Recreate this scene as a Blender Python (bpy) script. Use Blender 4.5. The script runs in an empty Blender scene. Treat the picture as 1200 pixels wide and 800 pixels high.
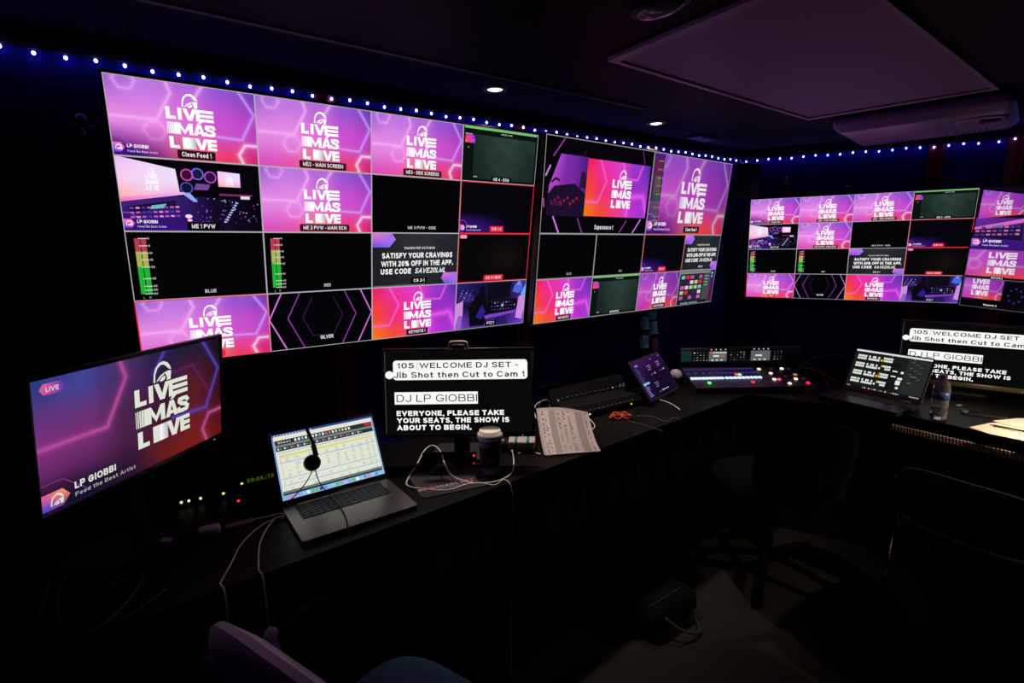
import bpy, bmesh, math, random
from mathutils import Vector, Matrix
from math import sin, cos, pi, radians, sqrt
random.seed(7)
C = bpy.context.scene.collection
sc = bpy.context.scene

# ------------------------------------------------------------------ camera, world, exposure
EYE = 1.54                                   # lens height above the floor; plan coordinates have the lens at 0,0
F = 610.0                                    # focal length in pixels of the 1200 px wide frame
RX = Vector((0.999912794, -0.00232430, -0.01300006))
RY = Vector((-0.01320620, -0.17598540, -0.98430419))
RZ = Vector((0.0, 0.98439003, -0.17600075))
cam_d = bpy.data.cameras.new('camera')
cam_d.sensor_width = 36.0
cam_d.lens = F / 1200.0 * 36.0
cam_d.clip_start = 0.02
cam = bpy.data.objects.new('camera', cam_d)
C.objects.link(cam)
m = Matrix.Identity(4)
for i in range(3):
    m[i][0] = RX[i]; m[i][1] = -RY[i]; m[i][2] = -RZ[i]
m[2][3] = EYE
cam.matrix_world = m
sc.camera = cam
w = bpy.data.worlds.new('night'); sc.world = w; w.use_nodes = True
w.node_tree.nodes['Background'].inputs[0].default_value = (0.3, 0.25, 0.6, 1)
w.node_tree.nodes['Background'].inputs[1].default_value = 0.0
sc.view_settings.view_transform = 'Standard'
sc.view_settings.look = 'None'
sc.view_settings.gamma = 1.0
sc.view_settings.use_curve_mapping = False
sc.view_settings.exposure = 0.0
SCREEN = 1.0                                 # brightness of every lit screen
LED_POWER = (4.6, 4.4, 26.0)                 # fairy lights
DOWNLIGHT_W = 66.0
DESKLAMP_W = 19.0
try:
    sc.cycles.use_denoising = True
    sc.cycles.max_bounces = 6
    sc.cycles.sample_clamp_indirect = 3.0
except Exception:
    pass

def ray(px, py):
    return RX * ((px - 600) / F) + RY * ((py - 400) / F) + RZ
def on(px, py, z):                           # point of the horizontal plane z (height over the floor) seen at a pixel
    d = ray(px, py); t = (z - EYE) / d.z
    return Vector((d.x * t, d.y * t, z))
def onplane(px, py, p, n):
    d = ray(px, py); p = Vector(p) - Vector((0, 0, EYE)); t = p.dot(n) / d.dot(n)
    return d * t + Vector((0, 0, EYE))
def yawmat(loc, deg):
    return Matrix.Translation(Vector(loc)) @ Matrix.Rotation(radians(deg), 4, 'Z')

# ------------------------------------------------------------------ materials
def lin(c):
    out = []
    for v in c[:3]:
        v = v / 255.0
        out.append(v / 12.92 if v <= 0.04045 else ((v + 0.055) / 1.055) ** 2.4)
    return tuple(out) + (1.0,)
_M = {}
def surf(name, rgb, rough=0.5, metal=0.0, noise=0.0, scale=40.0, bump=0.0, trans=0.0, ior=1.45, coat=0.0, sheen=0.0, spec=.5):
    if name in _M: return _M[name]
    mt = bpy.data.materials.new(name); mt.use_nodes = True
    nt = mt.node_tree; b = nt.nodes['Principled BSDF']
    col = tuple(rgb) + (1.0,)
    b.inputs['Base Color'].default_value = col
    b.inputs['Roughness'].default_value = rough
    b.inputs['Metallic'].default_value = metal
    b.inputs['IOR'].default_value = ior
    b.inputs['Transmission Weight'].default_value = trans
    b.inputs['Specular IOR Level'].default_value = spec
    b.inputs['Coat Weight'].default_value = coat
    b.inputs['Sheen Weight'].default_value = sheen
    tc = nt.nodes.new('ShaderNodeTexCoord')
    nz = nt.nodes.new('ShaderNodeTexNoise'); nz.inputs['Scale'].default_value = scale; nz.inputs['Detail'].default_value = 4
    nt.links.new(tc.outputs['Object'], nz.inputs['Vector'])
    if noise > 0:
        mx = nt.nodes.new('ShaderNodeMix'); mx.data_type = 'RGBA'
        mx.inputs['A'].default_value = tuple(v * (1 - noise) for v in rgb) + (1,)
        mx.inputs['B'].default_value = tuple(min(1, v * (1 + noise)) for v in rgb) + (1,)
        nt.links.new(nz.outputs['Fac'], mx.inputs['Factor'])
        nt.links.new(mx.outputs['Result'], b.inputs['Base Color'])
    mr = nt.nodes.new('ShaderNodeMapRange')
    mr.inputs['To Min'].default_value = max(0.0, rough - 0.06); mr.inputs['To Max'].default_value = min(1.0, rough + 0.06)
    nt.links.new(nz.outputs['Fac'], mr.inputs['Value']); nt.links.new(mr.outputs['Result'], b.inputs['Roughness'])
    if bump > 0:
        bp = nt.nodes.new('ShaderNodeBump'); bp.inputs['Strength'].default_value = bump; bp.inputs['Distance'].default_value = 0.01
        nt.links.new(nz.outputs['Fac'], bp.inputs['Height']); nt.links.new(bp.outputs['Normal'], b.inputs['Normal'])
    _M[name] = mt
    return mt
def glow(rgb, k=1.0, sampled=False, name=None):
    key = ('glow', tuple(rgb), k, sampled)
    if key in _M: return _M[key]
    mt = bpy.data.materials.new(name or 'lit_pixels_%02x%02x%02x' % tuple(int(v) for v in rgb[:3])); mt.use_nodes = True
    nt = mt.node_tree; nt.nodes.clear()
    e = nt.nodes.new('ShaderNodeEmission'); o = nt.nodes.new('ShaderNodeOutputMaterial')
    e.inputs[0].default_value = lin(rgb); e.inputs[1].default_value = k * SCREEN
    nt.links.new(e.outputs[0], o.inputs[0])
    try: mt.cycles.emission_sampling = 'AUTO' if sampled else 'NONE'
    except Exception: pass
    _M[key] = mt
    return mt
def ramp(nt, fac, cols):
    r = nt.nodes.new('ShaderNodeValToRGB'); el = r.color_ramp.elements
    n = len(cols); el[0].position = 0; el[0].color = lin(cols[0]); el[1].position = 1; el[1].color = lin(cols[-1])
    for i in range(1, n - 1):
        e = el.new(i / (n - 1)); e.color = lin(cols[i])
    r.color_ramp.interpolation = 'EASE'
    nt.links.new(fac, r.inputs[0])
    return r.outputs[0]
def picture(name, rows, groups=(), gain=1.0, grain=0.0):
    """a lit picture: colours interpolated over rows (bottom to top), with glowing line work as distance fields of UV"""
    if name in _M: return _M[name]
    mt = bpy.data.materials.new(name); mt.use_nodes = True
    nt = mt.node_tree; nt.nodes.clear(); L = nt.links.new
    uv = nt.nodes.new('ShaderNodeUVMap'); sep = nt.nodes.new('ShaderNodeSeparateXYZ'); L(uv.outputs[0], sep.inputs[0])
    col = None
    for i, r in enumerate(rows):
        c = ramp(nt, sep.outputs[0], r)
        if col is None: col = c; continue
        mr = nt.nodes.new('ShaderNodeMapRange'); mr.interpolation_type = 'SMOOTHSTEP'
        mr.inputs['From Min'].default_value = (i - 1) / (len(rows) - 1); mr.inputs['From Max'].default_value = i / (len(rows) - 1)
        L(sep.outputs[1], mr.inputs['Value'])
        mx = nt.nodes.new('ShaderNodeMix'); mx.data_type = 'RGBA'
        L(mr.outputs['Result'], mx.inputs['Factor']); L(col, mx.inputs['A']); L(c, mx.inputs['B']); col = mx.outputs['Result']
    sc_ = nt.nodes.new('ShaderNodeVectorMath'); sc_.operation = 'MULTIPLY'; sc_.inputs[1].default_value = (16 / 9, 1, 0)
    L(uv.outputs[0], sc_.inputs[0]); P = sc_.outputs[0]
    def vm(op, a, b=None, scale=None):
        n = nt.nodes.new('ShaderNodeVectorMath'); n.operation = op
        for k, v in ((0, a), (1, b)):
            if v is None: continue
            if isinstance(v, tuple): n.inputs[k].default_value = v
            else: L(v, n.inputs[k])
        if scale is not None: L(scale, n.inputs['Scale'])
        return n.outputs['Value'] if op in ('DOT_PRODUCT', 'LENGTH') else n.outputs[0]
    def mm(op, a, b=None, clamp=False):
        n = nt.nodes.new('ShaderNodeMath'); n.operation = op; n.use_clamp = clamp
        for k, v in ((0, a), (1, b)):
            if v is None: continue
            if isinstance(v, (int, float)): n.inputs[k].default_value = v
            else: L(v, n.inputs[k])
        return n.outputs[0]
    for lines, colr, wd, amp in groups:
        d = None
        for pl in lines:
            for a, b in zip(pl[:-1], pl[1:]):
                A = Vector((a[0] * 16 / 9, a[1], 0)); B = Vector((b[0] * 16 / 9, b[1], 0)); BA = B - A
                pa = vm('SUBTRACT', P, tuple(A))
                h = mm('MULTIPLY', vm('DOT_PRODUCT', pa, tuple(BA)), 1.0 / max(1e-6, BA.length_squared), True)
                q = vm('SCALE', tuple(BA), scale=h)
                dd = vm('LENGTH', vm('SUBTRACT', pa, q))
                d = dd if d is None else mm('MINIMUM', d, dd)
        g = mm('DIVIDE', 1.0, mm('ADD', mm('POWER', mm('DIVIDE', d, wd), 2.0), 1.0))
        g = mm('MULTIPLY', mm('POWER', g, 1.3), amp)
        mx = nt.nodes.new('ShaderNodeMix'); mx.data_type = 'RGBA'; mx.clamp_factor = True
        L(g, mx.inputs['Factor']); L(col, mx.inputs['A']); mx.inputs['B'].default_value = lin(colr); col = mx.outputs['Result']
    if grain > 0:
        nz = nt.nodes.new('ShaderNodeTexNoise'); nz.inputs['Scale'].default_value = 6; nz.inputs['Detail'].default_value = 6
        L(uv.outputs[0], nz.inputs['Vector'])
        mr = nt.nodes.new('ShaderNodeMapRange'); mr.inputs['To Min'].default_value = 1 - grain; mr.inputs['To Max'].default_value = 1 + grain
        L(nz.outputs['Fac'], mr.inputs['Value']); k = nt.nodes.new('ShaderNodeVectorMath'); k.operation = 'SCALE'
        L(col, k.inputs[0]); L(mr.outputs['Result'], k.inputs['Scale']); col = k.outputs[0]
    e = nt.nodes.new('ShaderNodeEmission'); o = nt.nodes.new('ShaderNodeOutputMaterial')
    L(col, e.inputs[0]); e.inputs[1].default_value = gain * SCREEN; L(e.outputs[0], o.inputs[0])
    _M[name] = mt
    return mt
def fade(name, colr, k=1.25):
    """a lit overlay that thins out to the right and upward, like a broadcast lower third"""
    if name in _M: return _M[name]
    mt = bpy.data.materials.new(name); mt.use_nodes = True; nt = mt.node_tree; nt.nodes.clear(); L = nt.links.new
    uv = nt.nodes.new('ShaderNodeUVMap'); sep = nt.nodes.new('ShaderNodeSeparateXYZ'); L(uv.outputs[0], sep.inputs[0])
    def m1(op, a, b, clamp=False):
        n = nt.nodes.new('ShaderNodeMath'); n.operation = op; n.use_clamp = clamp
        for q, v in ((0, a), (1, b)):
            if isinstance(v, (int, float)): n.inputs[q].default_value = v
            else: L(v, n.inputs[q])
        return n.outputs[0]
    al = m1('MULTIPLY', m1('MULTIPLY', m1('SUBTRACT', 1.0, sep.outputs[0]), m1('SUBTRACT', 1.0, sep.outputs[1])), k, True)
    e = nt.nodes.new('ShaderNodeEmission'); t = nt.nodes.new('ShaderNodeBsdfTransparent'); mx = nt.nodes.new('ShaderNodeMixShader'); o = nt.nodes.new('ShaderNodeOutputMaterial')
    e.inputs[0].default_value = lin(colr); e.inputs[1].default_value = SCREEN
    L(al, mx.inputs[0]); L(t.outputs[0], mx.inputs[1]); L(e.outputs[0], mx.inputs[2]); L(mx.outputs[0], o.inputs[0])
    try: mt.cycles.emission_sampling = 'NONE'
    except Exception: pass
    _M[name] = mt
    return mt
HEX_RIM = [[(.37, 1.05), (.405, .86), (.30, .50), (-.05, .50)], [(.64, 1.05), (.56, .82)], [(.86, 1.05), (.985, .70), (.885, .34), (.66, .36)]]
HEX_HOT = [[(1.05, .27), (.905, .27), (.855, .13), (.895, -.05)]]
def hexagon(cx, cy, r, rot=0.0):
    return [(cx + r * cos(rot + k * pi / 3) * 9 / 16, cy + r * sin(rot + k * pi / 3)) for k in range(7)]
A_ROWS = [[(214, 78, 190), (228, 80, 172), (252, 118, 92), (236, 58, 100), (214, 34, 112)],
          [(226, 136, 228), (228, 134, 230), (224, 112, 216), (204, 80, 206), (186, 62, 196)],
          [(160, 98, 212), (188, 118, 226), (178, 104, 218), (146, 84, 210), (112, 62, 184)]]
A_GR = [(HEX_RIM[:2], (250, 178, 248), .024, .72), (HEX_RIM[2:], (206, 156, 255), .017, .85),
        (HEX_HOT, (255, 205, 235), .020, 1.0), ([hexagon(.28, .36, .13), hexagon(.12, .95, .12)], (244, 178, 250), .022, .5)]
def mat_a(): return picture('pink_hexagon_picture', A_ROWS, A_GR)
def mat_a_dim():
    dim = lambda c: tuple(int(v * .8) for v in c)
    return picture('dim_pink_hexagon_picture', [[(178, 60, 180), (200, 58, 152), (222, 100, 80), (222, 60, 62), (190, 50, 72)],
        [(196, 88, 200), (188, 74, 194), (180, 64, 184), (152, 52, 168), (132, 46, 152)], [(120, 60, 192), (142, 72, 192), (142, 64, 184), (122, 54, 170), (98, 46, 144)]], [(l, dim(c), w_, a) for l, c, w_, a in A_GR])
def mat_b(): return picture('orange_hexagon_picture',
        [[(250, 120, 10), (245, 75, 45), (238, 60, 130), (190, 50, 205), (150, 50, 210)],
         [(245, 70, 45), (240, 45, 115), (228, 55, 180), (150, 45, 190), (140, 50, 200)],
         [(235, 30, 95), (232, 50, 165), (222, 60, 200), (150, 55, 205), (90, 45, 165)]],
        [([[(.17, 1.05), (.30, .64), (.19, .25), (-.05, .26)], [(.53, 1.05), (.60, .72), (.80, .71), (.885, 1.05)]], (250, 110, 235), .013, .85),
         ([[(.66, .02), (.69, .38), (.92, .42), (1.02, .05)]], (240, 90, 240), .055, .8)])
def mat_c(): return picture('blue_red_hexagon_picture',
        [[(26, 18, 40), (34, 20, 44), (58, 24, 46), (112, 30, 24), (120, 28, 22), (96, 20, 22)],
         [(120, 45, 120), (112, 44, 110), (72, 34, 74), (60, 24, 46), (90, 26, 34), (52, 14, 22)],
         [(36, 58, 128), (62, 62, 142), (66, 44, 100), (40, 28, 66), (36, 26, 52), (26, 16, 28)]],
        [(HEX_RIM[:1], (196, 80, 168), .020, .75), (HEX_RIM[1:], (84, 70, 180), .014, .9), (HEX_HOT, (196, 84, 150), .015, .9),
         ([hexagon(.14, .99, .13)], (70, 80, 170), .05, .25), ([[(.62, .78), (.80, .80), (.92, .48), (.88, .2)]], (110, 40, 110), .012, .45)])

# ------------------------------------------------------------------ mesh building
def _arc(cx, cy, rx, ry, a0, a1, n=10, pw=.9):
    out = []
    for i in range(n + 1):
        t = radians(a0 + (a1 - a0) * i / n); c, q = cos(t), sin(t)
        out.append((cx + rx * math.copysign(abs(c) ** pw, c), cy + ry * math.copysign(abs(q) ** pw, q)))
    return out
def _spl(*p):
    q = [p[0]] + list(p) + [p[-1]]; out = []
    for i in range(1, len(q) - 2):
        for k in range(4):
            t = k / 4; a, b, c, d = q[i - 1], q[i], q[i + 1], q[i + 2]
            out.append(tuple(.5 * (2 * b[j] + (c[j] - a[j]) * t + (2 * a[j] - 5 * b[j] + 4 * c[j] - d[j]) * t * t + (3 * b[j] - a[j] - 3 * c[j] + d[j]) * t ** 3) for j in (0, 1)))
    return out + [p[-1]]
_S = _spl((.95, .80), (.80, .96), (.50, 1), (.18, .95), (.03, .76), (.18, .59), (.52, .51), (.86, .41), (.99, .23), (.82, .04), (.48, 0), (.16, .05), (.01, .22))
_RING = _arc(.5, .5, .5, .5, 90, 450, 22)
X_ = .70                                       # x-height of the small letters
def _low(pls): return [[(x, y * X_) for x, y in p] for p in pls]
_B = lambda y0, y1, x: [(0, y0)] + [(x - .2, y0)] + _arc(x - .2, (y0 + y1) / 2, .2, (y1 - y0) / 2, -90, 90, 6)[1:] + [(0, y1)]
GLYPH = {                                      # letter: width, strokes in a unit box
    'A': (.86, [[(0, 0), (.5, 1), (1, 0)], [(.17, .30), (.83, .30)]]), 'B': (.74, [[(0, 0), (0, 1)], _B(.53, 1, .93), _B(0, .53, 1.0)]),
    'C': (.80, [_arc(.5, .5, .5, .5, 38, 322, 16)]), 'D': (.78, [[(0, 0), (0, 1), (.5, 1)] + _arc(.5, .5, .5, .5, 90, -90, 9)[1:] + [(0, 0)]]),
    'E': (.70, [[(1, 1), (0, 1), (0, 0), (1, 0)], [(0, .52), (.93, .52)]]), 'F': (.66, [[(1, 1), (0, 1), (0, 0)], [(0, .50), (.88, .50)]]),
    'G': (.84, [_arc(.5, .5, .5, .5, 40, 335, 16) + [(1, .46), (.58, .46)]]), 'H': (.78, [[(0, 0), (0, 1)], [(1, 0), (1, 1)], [(0, .52), (1, .52)]]),
    'I': (.0, [[(.5, 0), (.5, 1)]]), 'J': (.58, [[(1, 1), (1, .32)] + _arc(.5, .3, .5, .3, 0, -170, 8)]), 'K': (.78, [[(0, 0), (0, 1)], [(1, 1), (0, .36)], [(.32, .58), (1, 0)]]),
    'L': (.62, [[(0, 1), (0, 0), (1, 0)]]), 'M': (.92, [[(0, 0), (0, 1), (.5, .06), (1, 1), (1, 0)]]), 'N': (.80, [[(0, 0), (0, 1), (1, 0), (1, 1)]]),
    'O': (.88, [_RING]), 'P': (.72, [[(0, 0), (0, 1)], _B(.45, 1, 1.0)]), 'Q': (.88, [_RING, [(.6, .25), (1, 0)]]), 'R': (.76, [[(0, 0), (0, 1)], _B(.48, 1, .96), [(.5, .48), (1, 0)]]),
    'S': (.74, [_S]), 'T': (.74, [[(0, 1), (1, 1)], [(.5, 0), (.5, 1)]]), 'U': (.78, [[(0, 1), (0, .38)] + _arc(.5, .36, .5, .36, 180, 360, 10) + [(1, 1)]]),
    'V': (.86, [[(0, 1), (.5, 0), (1, 1)]]), 'W': (1.22, [[(0, 1), (.25, 0), (.5, .94), (.75, 0), (1, 1)]]), 'X': (.82, [[(0, 0), (1, 1)], [(0, 1), (1, 0)]]),
    'Y': (.84, [[(0, 1), (.5, .45), (1, 1)], [(.5, .45), (.5, 0)]]), 'Z': (.76, [[(0, 1), (1, 1), (0, 0), (1, 0)]]),
    '0': (.66, [_RING]), '1': (.34, [[(.0, .76), (.6, .80), (1, 1), (1, 0)]]), '2': (.66, [_arc(.5, .72, .48, .28, 165, -25, 9) + [(.0, 0), (1, 0)]]),
    '3': (.66, [_arc(.48, .75, .42, .25, 160, -90, 9), _arc(.48, .26, .52, .26, 90, -160, 10)]), '4': (.70, [[(.78, 0), (.78, 1), (0, .28), (1, .28)]]),
    '5': (.66, [[(.92, 1), (.2, 1), (.08, .52)] + _arc(.46, .32, .54, .32, 130, -155, 11)]), '6': (.66, [_spl((.92, .85), (.55, 1), (.12, .72), (.02, .35), (.3, .02), (.7, .02), (.98, .3), (.7, .6), (.3, .58), (.04, .38))]),
    '7': (.66, [[(0, 1), (1, 1), (.35, 0)]]), '8': (.66, [_arc(.5, .76, .42, .24, 90, 450, 14), _arc(.5, .27, .5, .27, 90, 450, 14)]), '9': (.66, [_arc(.5, .70, .48, .30, 0, 360, 14), [(.98, .70), (.9, .25), (.5, 0), (.1, .1)]]),
    '-': (.34, [[(0, .38), (1, .38)]]), '.': (.0, [[(.5, -.08), (.5, .08)]]), ',': (.06, [[(.7, .06), (.7, 0), (.1, -.17)]]), ':': (.0, [[(.5, -.04), (.5, .10)], [(.5, .5), (.5, .64)]]),
    '%': (1.0, [_arc(.2, .78, .19, .22, 0, 360, 10), _arc(.8, .22, .19, .22, 0, 360, 10), [(.2, 0), (.8, 1)]]), "'": (0, [[(.5, 1), (.5, .8)]]),
    'a': (.58, _low([_spl((.08, .80), (.3, 1), (.7, .98), (.95, .7), (1, 0)), _spl((1, .56), (.4, .52), (.02, .26), (.3, 0), (.7, .05), (1, .35))])),
    'b': (.60, [[(0, 0), (0, 1)]] + _low([_RING])), 'c': (.56, _low([_arc(.5, .5, .5, .5, 40, 320, 14)])), 'd': (.60, [[(1, 0), (1, 1)]] + _low([_RING])),
    'e': (.60, _low([[(.02, .50), (1, .50)] + _arc(.5, .5, .5, .5, 0, 320, 16)])), 'f': (.42, [[(1, 1), (.6, .97), (.40, .82), (.40, 0)], [(0, X_), (1, X_)]]),
    'g': (.60, _low([_RING]) + [[(1, X_), (1, -.1), (.6, -.28), (.1, -.22)]]), 'h': (.56, [[(0, 0), (0, 1)]] + _low([[(0, .6)] + _arc(.5, .6, .5, .4, 180, 0, 8) + [(1, 0)]])),
    'i': (.0, [[(.5, 0), (.5, X_ - .06)], [(.5, .92), (.5, 1.08)]]), 'j': (.14, [[(1, X_), (1, -.15), (0, -.25)], [(1, .93), (1, 1)]]), 'k': (.54, [[(0, 0), (0, 1)], [(1, X_), (0, .25)], [(.35, .42), (1, 0)]]),
    'l': (.0, [[(.5, 0), (.5, 1)]]), 'm': (.92, _low([[(0, 0), (0, 1)], [(0, .65)] + _arc(.25, .65, .25, .35, 180, 0, 6) + [(.5, 0)], [(.5, .65)] + _arc(.75, .65, .25, .35, 180, 0, 6) + [(1, 0)]])),
    'n': (.56, _low([[(0, 0), (0, 1)], [(0, .6)] + _arc(.5, .6, .5, .4, 180, 0, 8) + [(1, 0)]])), 'o': (.60, _low([_RING])), 'p': (.60, [[(0, -.28), (0, X_)]] + _low([_RING])),
    'r': (.36, _low([[(0, 0), (0, 1)], _spl((0, .55), (.3, .92), (1, .98))])), 's': (.54, _low([_S])), 't': (.42, [[(.40, .92), (.40, .12), (.55, 0), (1, 0)], [(0, X_), (1, X_)]]),
    'u': (.56, _low([[(0, 1), (0, .4)] + _arc(.5, .4, .5, .4, 180, 360, 8), [(1, 1), (1, 0)]])), 'v': (.58, _low([[(0, 1), (.5, 0), (1, 1)]])), 'w': (.84, _low([[(0, 1), (.25, 0), (.5, .9), (.75, 0), (1, 1)]])),
    'x': (.56, _low([[(0, 0), (1, 1)], [(0, 1), (1, 0)]])), 'y': (.58, [[(0, X_), (.52, 0)], [(1, X_), (.4, -.26), (.05, -.26)]]), 'q': (.60, _low([_RING]) + [[(1, X_), (1, -.28)]]), 'z': (.54, _low([[(0, 1), (1, 1), (0, 0), (1, 0)]]))}
_TX = {}
def textdata(s, bold, slant=0.0):
    """quads of a line of drawn lettering with a cap height of 1"""
    key = (s, bold, slant)
    if key in _TX: return _TX[key]
    wt = max(.06, .13 + bold * 3.0); vs, fs = [], []; x = 0.0
    for ch in s:
        if ch == ' ': x += .36; continue
        wd, pls = GLYPH.get(ch) or GLYPH['-']
        wd = max(wd, wt)
        for pl in pls:
            p = [(x + wt / 2 + u * (wd - wt if wd > wt else 0) if wd > wt else x + wt / 2, wt / 2 + v * (1 - wt)) for u, v in pl]
            closed = abs(p[0][0] - p[-1][0]) + abs(p[0][1] - p[-1][1]) < 1e-6 and len(p) > 4
            P = [Vector((a, b_, 0)) for a, b_ in p]
            P = [q for i, q in enumerate(P) if i == 0 or (q - P[i - 1]).length > 1e-6]
            if len(P) < 2: continue
            if not closed:
                a0_, a1_ = P[0] - P[1], P[-1] - P[-2]; P[0] = P[0] + a0_.normalized() * (wt / 2 if a0_.length > .1 else 0); P[-1] = P[-1] + a1_.normalized() * (wt / 2 if a1_.length > .1 else 0)
            n = len(P); base = len(vs)
            for i in range(n):
                d0 = (P[i] - P[i - 1]) if i > 0 else ((P[0] - P[-2]) if closed else P[1] - P[0])
                d1 = (P[i + 1] - P[i]) if i < n - 1 else ((P[1] - P[0]) if closed else P[i] - P[i - 1])
                d0.normalize(); d1.normalize(); t = d0 + d1
                if t.length < .25: t = d0
                t.normalize(); nn_ = Vector((-t.y, t.x, 0)); k = 1.0 / max(.42, nn_.dot(Vector((-d0.y, d0.x, 0))))
                for f in (-1, 1):
                    q = P[i] + nn_ * (f * k * wt / 2); vs.append(Vector((q.x + slant * q.y, q.y, 0)))
            for i in range(n - 1): fs.append((base + 2 * i, base + 2 * i + 2, base + 2 * i + 3, base + 2 * i + 1))
        x += wd + .15 + .02 * (1 if wt < .2 else 0)
    x0 = min((v.x for v in vs), default=0); x1 = max((v.x for v in vs), default=1)
    _TX[key] = (vs, fs, x0, x1)
    return _TX[key]
CAP = 1.0
class MB:
    def __init__(s):
        s.bm = bmesh.new(); s.uvl = s.bm.loops.layers.uv.new('UVMap'); s.mats = []; s.smooth = False
    def mi(s, mt):
        if mt not in s.mats: s.mats.append(mt)
        return s.mats.index(mt)
    def face(s, pts, mt, uvs=None, smooth=False):
        vs = [s.bm.verts.new(p) for p in pts]
        try: f = s.bm.faces.new(vs)
        except ValueError: return
        f.material_index = s.mi(mt); f.smooth = smooth
        if uvs:
            for l, u in zip(f.loops, uvs): l[s.uvl].uv = u
        return f
    def add(s, bm2, mt, mat=None, smooth=False):
        mat = mat or Matrix.Identity(4); k = s.mi(mt); mp = {}
        for v in bm2.verts: mp[v] = s.bm.verts.new(mat @ v.co)
        for f in bm2.faces:
            try: g = s.bm.faces.new([mp[v] for v in f.verts])
            except ValueError: continue
            g.material_index = k; g.smooth = smooth
        bm2.free()
        return s
    def box(s, c, size, mt, r=0.0, seg=2, mat=None, smooth=None, warp=None):
        b = bmesh.new(); bmesh.ops.create_cube(b, size=1.0)
        for v in b.verts: v.co = Vector((v.co.x * size[0], v.co.y * size[1], v.co.z * size[2]))
        if r > 0:
            r = min(r, min(size) * 0.49)
            bmesh.ops.bevel(b, geom=list(b.edges), offset=r, segments=seg, profile=0.5, affect='EDGES')
        if warp:
            for v in b.verts: v.co = Vector(warp(v.co))
        for v in b.verts: v.co += Vector(c)
        return s.add(b, mt, mat, r > 0 if smooth is None else smooth)
    def slab(s, c, size, mt, r=0.01, edge=0.0, seg=5, mat=None):
        """a plate with rounded corners seen from +Z"""
        hx, hy = size[0] / 2, size[1] / 2; pts = []
        r = min(r, hx * .99, hy * .99)
        for cx, cy, a0 in ((hx - r, hy - r, 0), (-hx + r, hy - r, pi / 2), (-hx + r, -hy + r, pi), (hx - r, -hy + r, 1.5 * pi)):
            for i in range(seg + 1):
                a = a0 + i / seg * pi / 2; pts.append((cx + r * cos(a), cy + r * sin(a)))
        rings = [(-.5, 1.0), (.5, 1.0)] if edge <= 0 else [(-.5, -edge), (-.5 + edge / size[2], 0), (.5 - edge / size[2], 0), (.5, -edge)]
        b = bmesh.new(); R = []
        for zz, e in rings:
            if edge <= 0: k = (1, 1)
            else: k = ((hx + e) / hx, (hy + e) / hy)
            R.append([b.verts.new((x * k[0] + c[0], y * k[1] + c[1], zz * size[2] + c[2])) for x, y in pts])
        n = len(pts)
        for q, p in zip(R[:-1], R[1:]):
            for i in range(n): b.faces.new((q[i], q[(i + 1) % n], p[(i + 1) % n], p[i]))
        b.faces.new(list(reversed(R[0]))); b.faces.new(R[-1])
        return s.add(b, mt, mat, False)
    def lathe(s, prof, mt, mat=None, n=28, smooth=True, cap=True):
        b = bmesh.new(); R = []
        for r, z in prof: R.append([b.verts.new((r * cos(2 * pi * i / n), r * sin(2 * pi * i / n), z)) for i in range(n)])
        for q, p in zip(R[:-1], R[1:]):
            for i in range(n): b.faces.new((q[i], q[(i + 1) % n], p[(i + 1) % n], p[i]))
        if cap:
            if prof[0][0] > 1e-5: b.faces.new(list(reversed(R[0])))
            if prof[-1][0] > 1e-5: b.faces.new(R[-1])
        return s.add(b, mt, mat, smooth)
    def ball(s, c, r, mt, mat=None, n=12):
        b = bmesh.new(); bmesh.ops.create_uvsphere(b, u_segments=n, v_segments=max(6, n // 2), radius=1.0)
        rr = r if isinstance(r, tuple) else (r, r, r)
        for v in b.verts: v.co = Vector((v.co.x * rr[0], v.co.y * rr[1], v.co.z * rr[2])) + Vector(c)
        return s.add(b, mt, mat, True)
    def tube(s, pts, r, mt, n=8, sub=6, flat=1.0, mat=None):
        pts = [Vector(p) for p in pts]; path = []
        if sub > 1 and len(pts) > 2:
            q = [pts[0] * 2 - pts[1]] + pts + [pts[-1] * 2 - pts[-2]]
            for i in range(1, len(q) - 2):
                for k in range(sub):
                    t = k / sub; a, b_, c_, d = q[i - 1], q[i], q[i + 1], q[i + 2]
                    path.append(0.5 * ((2 * b_) + (c_ - a) * t + (2 * a - 5 * b_ + 4 * c_ - d) * t * t + (3 * b_ - a - 3 * c_ + d) * t ** 3))
            path.append(pts[-1])
        else: path = pts
        b = bmesh.new(); R = []; up = Vector((0, 0, 1))
        prev = None
        for i, p in enumerate(path):
            d = (path[min(i + 1, len(path) - 1)] - path[max(i - 1, 0)])
            if d.length < 1e-9: d = Vector((0, 0, 1))
            d.normalize()
            if prev is None:
                x = d.cross(up if abs(d.z) < .95 else Vector((1, 0, 0))).normalized()
            else:
                x = (prev - d * prev.dot(d))
                x = x.normalized() if x.length > 1e-6 else d.orthogonal().normalized()
            prev = x; y = d.cross(x)
            R.append([b.verts.new(p + x * (r * cos(2 * pi * k / n)) + y * (r * flat * sin(2 * pi * k / n))) for k in range(n)])
        for q, p in zip(R[:-1], R[1:]):
            for k in range(n): b.faces.new((q[k], q[(k + 1) % n], p[(k + 1) % n], p[k]))
        b.faces.new(list(reversed(R[0]))); b.faces.new(R[-1])
        return s.add(b, mt, mat, True)
    def prism(s, poly, z0, z1, mt, mat=None):
        b = bmesh.new(); lo = [b.verts.new((p[0], p[1], z0)) for p in poly]; hi = [b.verts.new((p[0], p[1], z1)) for p in poly]
        n = len(poly)
        for i in range(n): b.faces.new((lo[i], lo[(i + 1) % n], hi[(i + 1) % n], hi[i]))
        b.faces.new(list(reversed(lo))); b.faces.new(hi)
        bmesh.ops.recalc_face_normals(b, faces=list(b.faces))
        return s.add(b, mt, mat, False)
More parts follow.
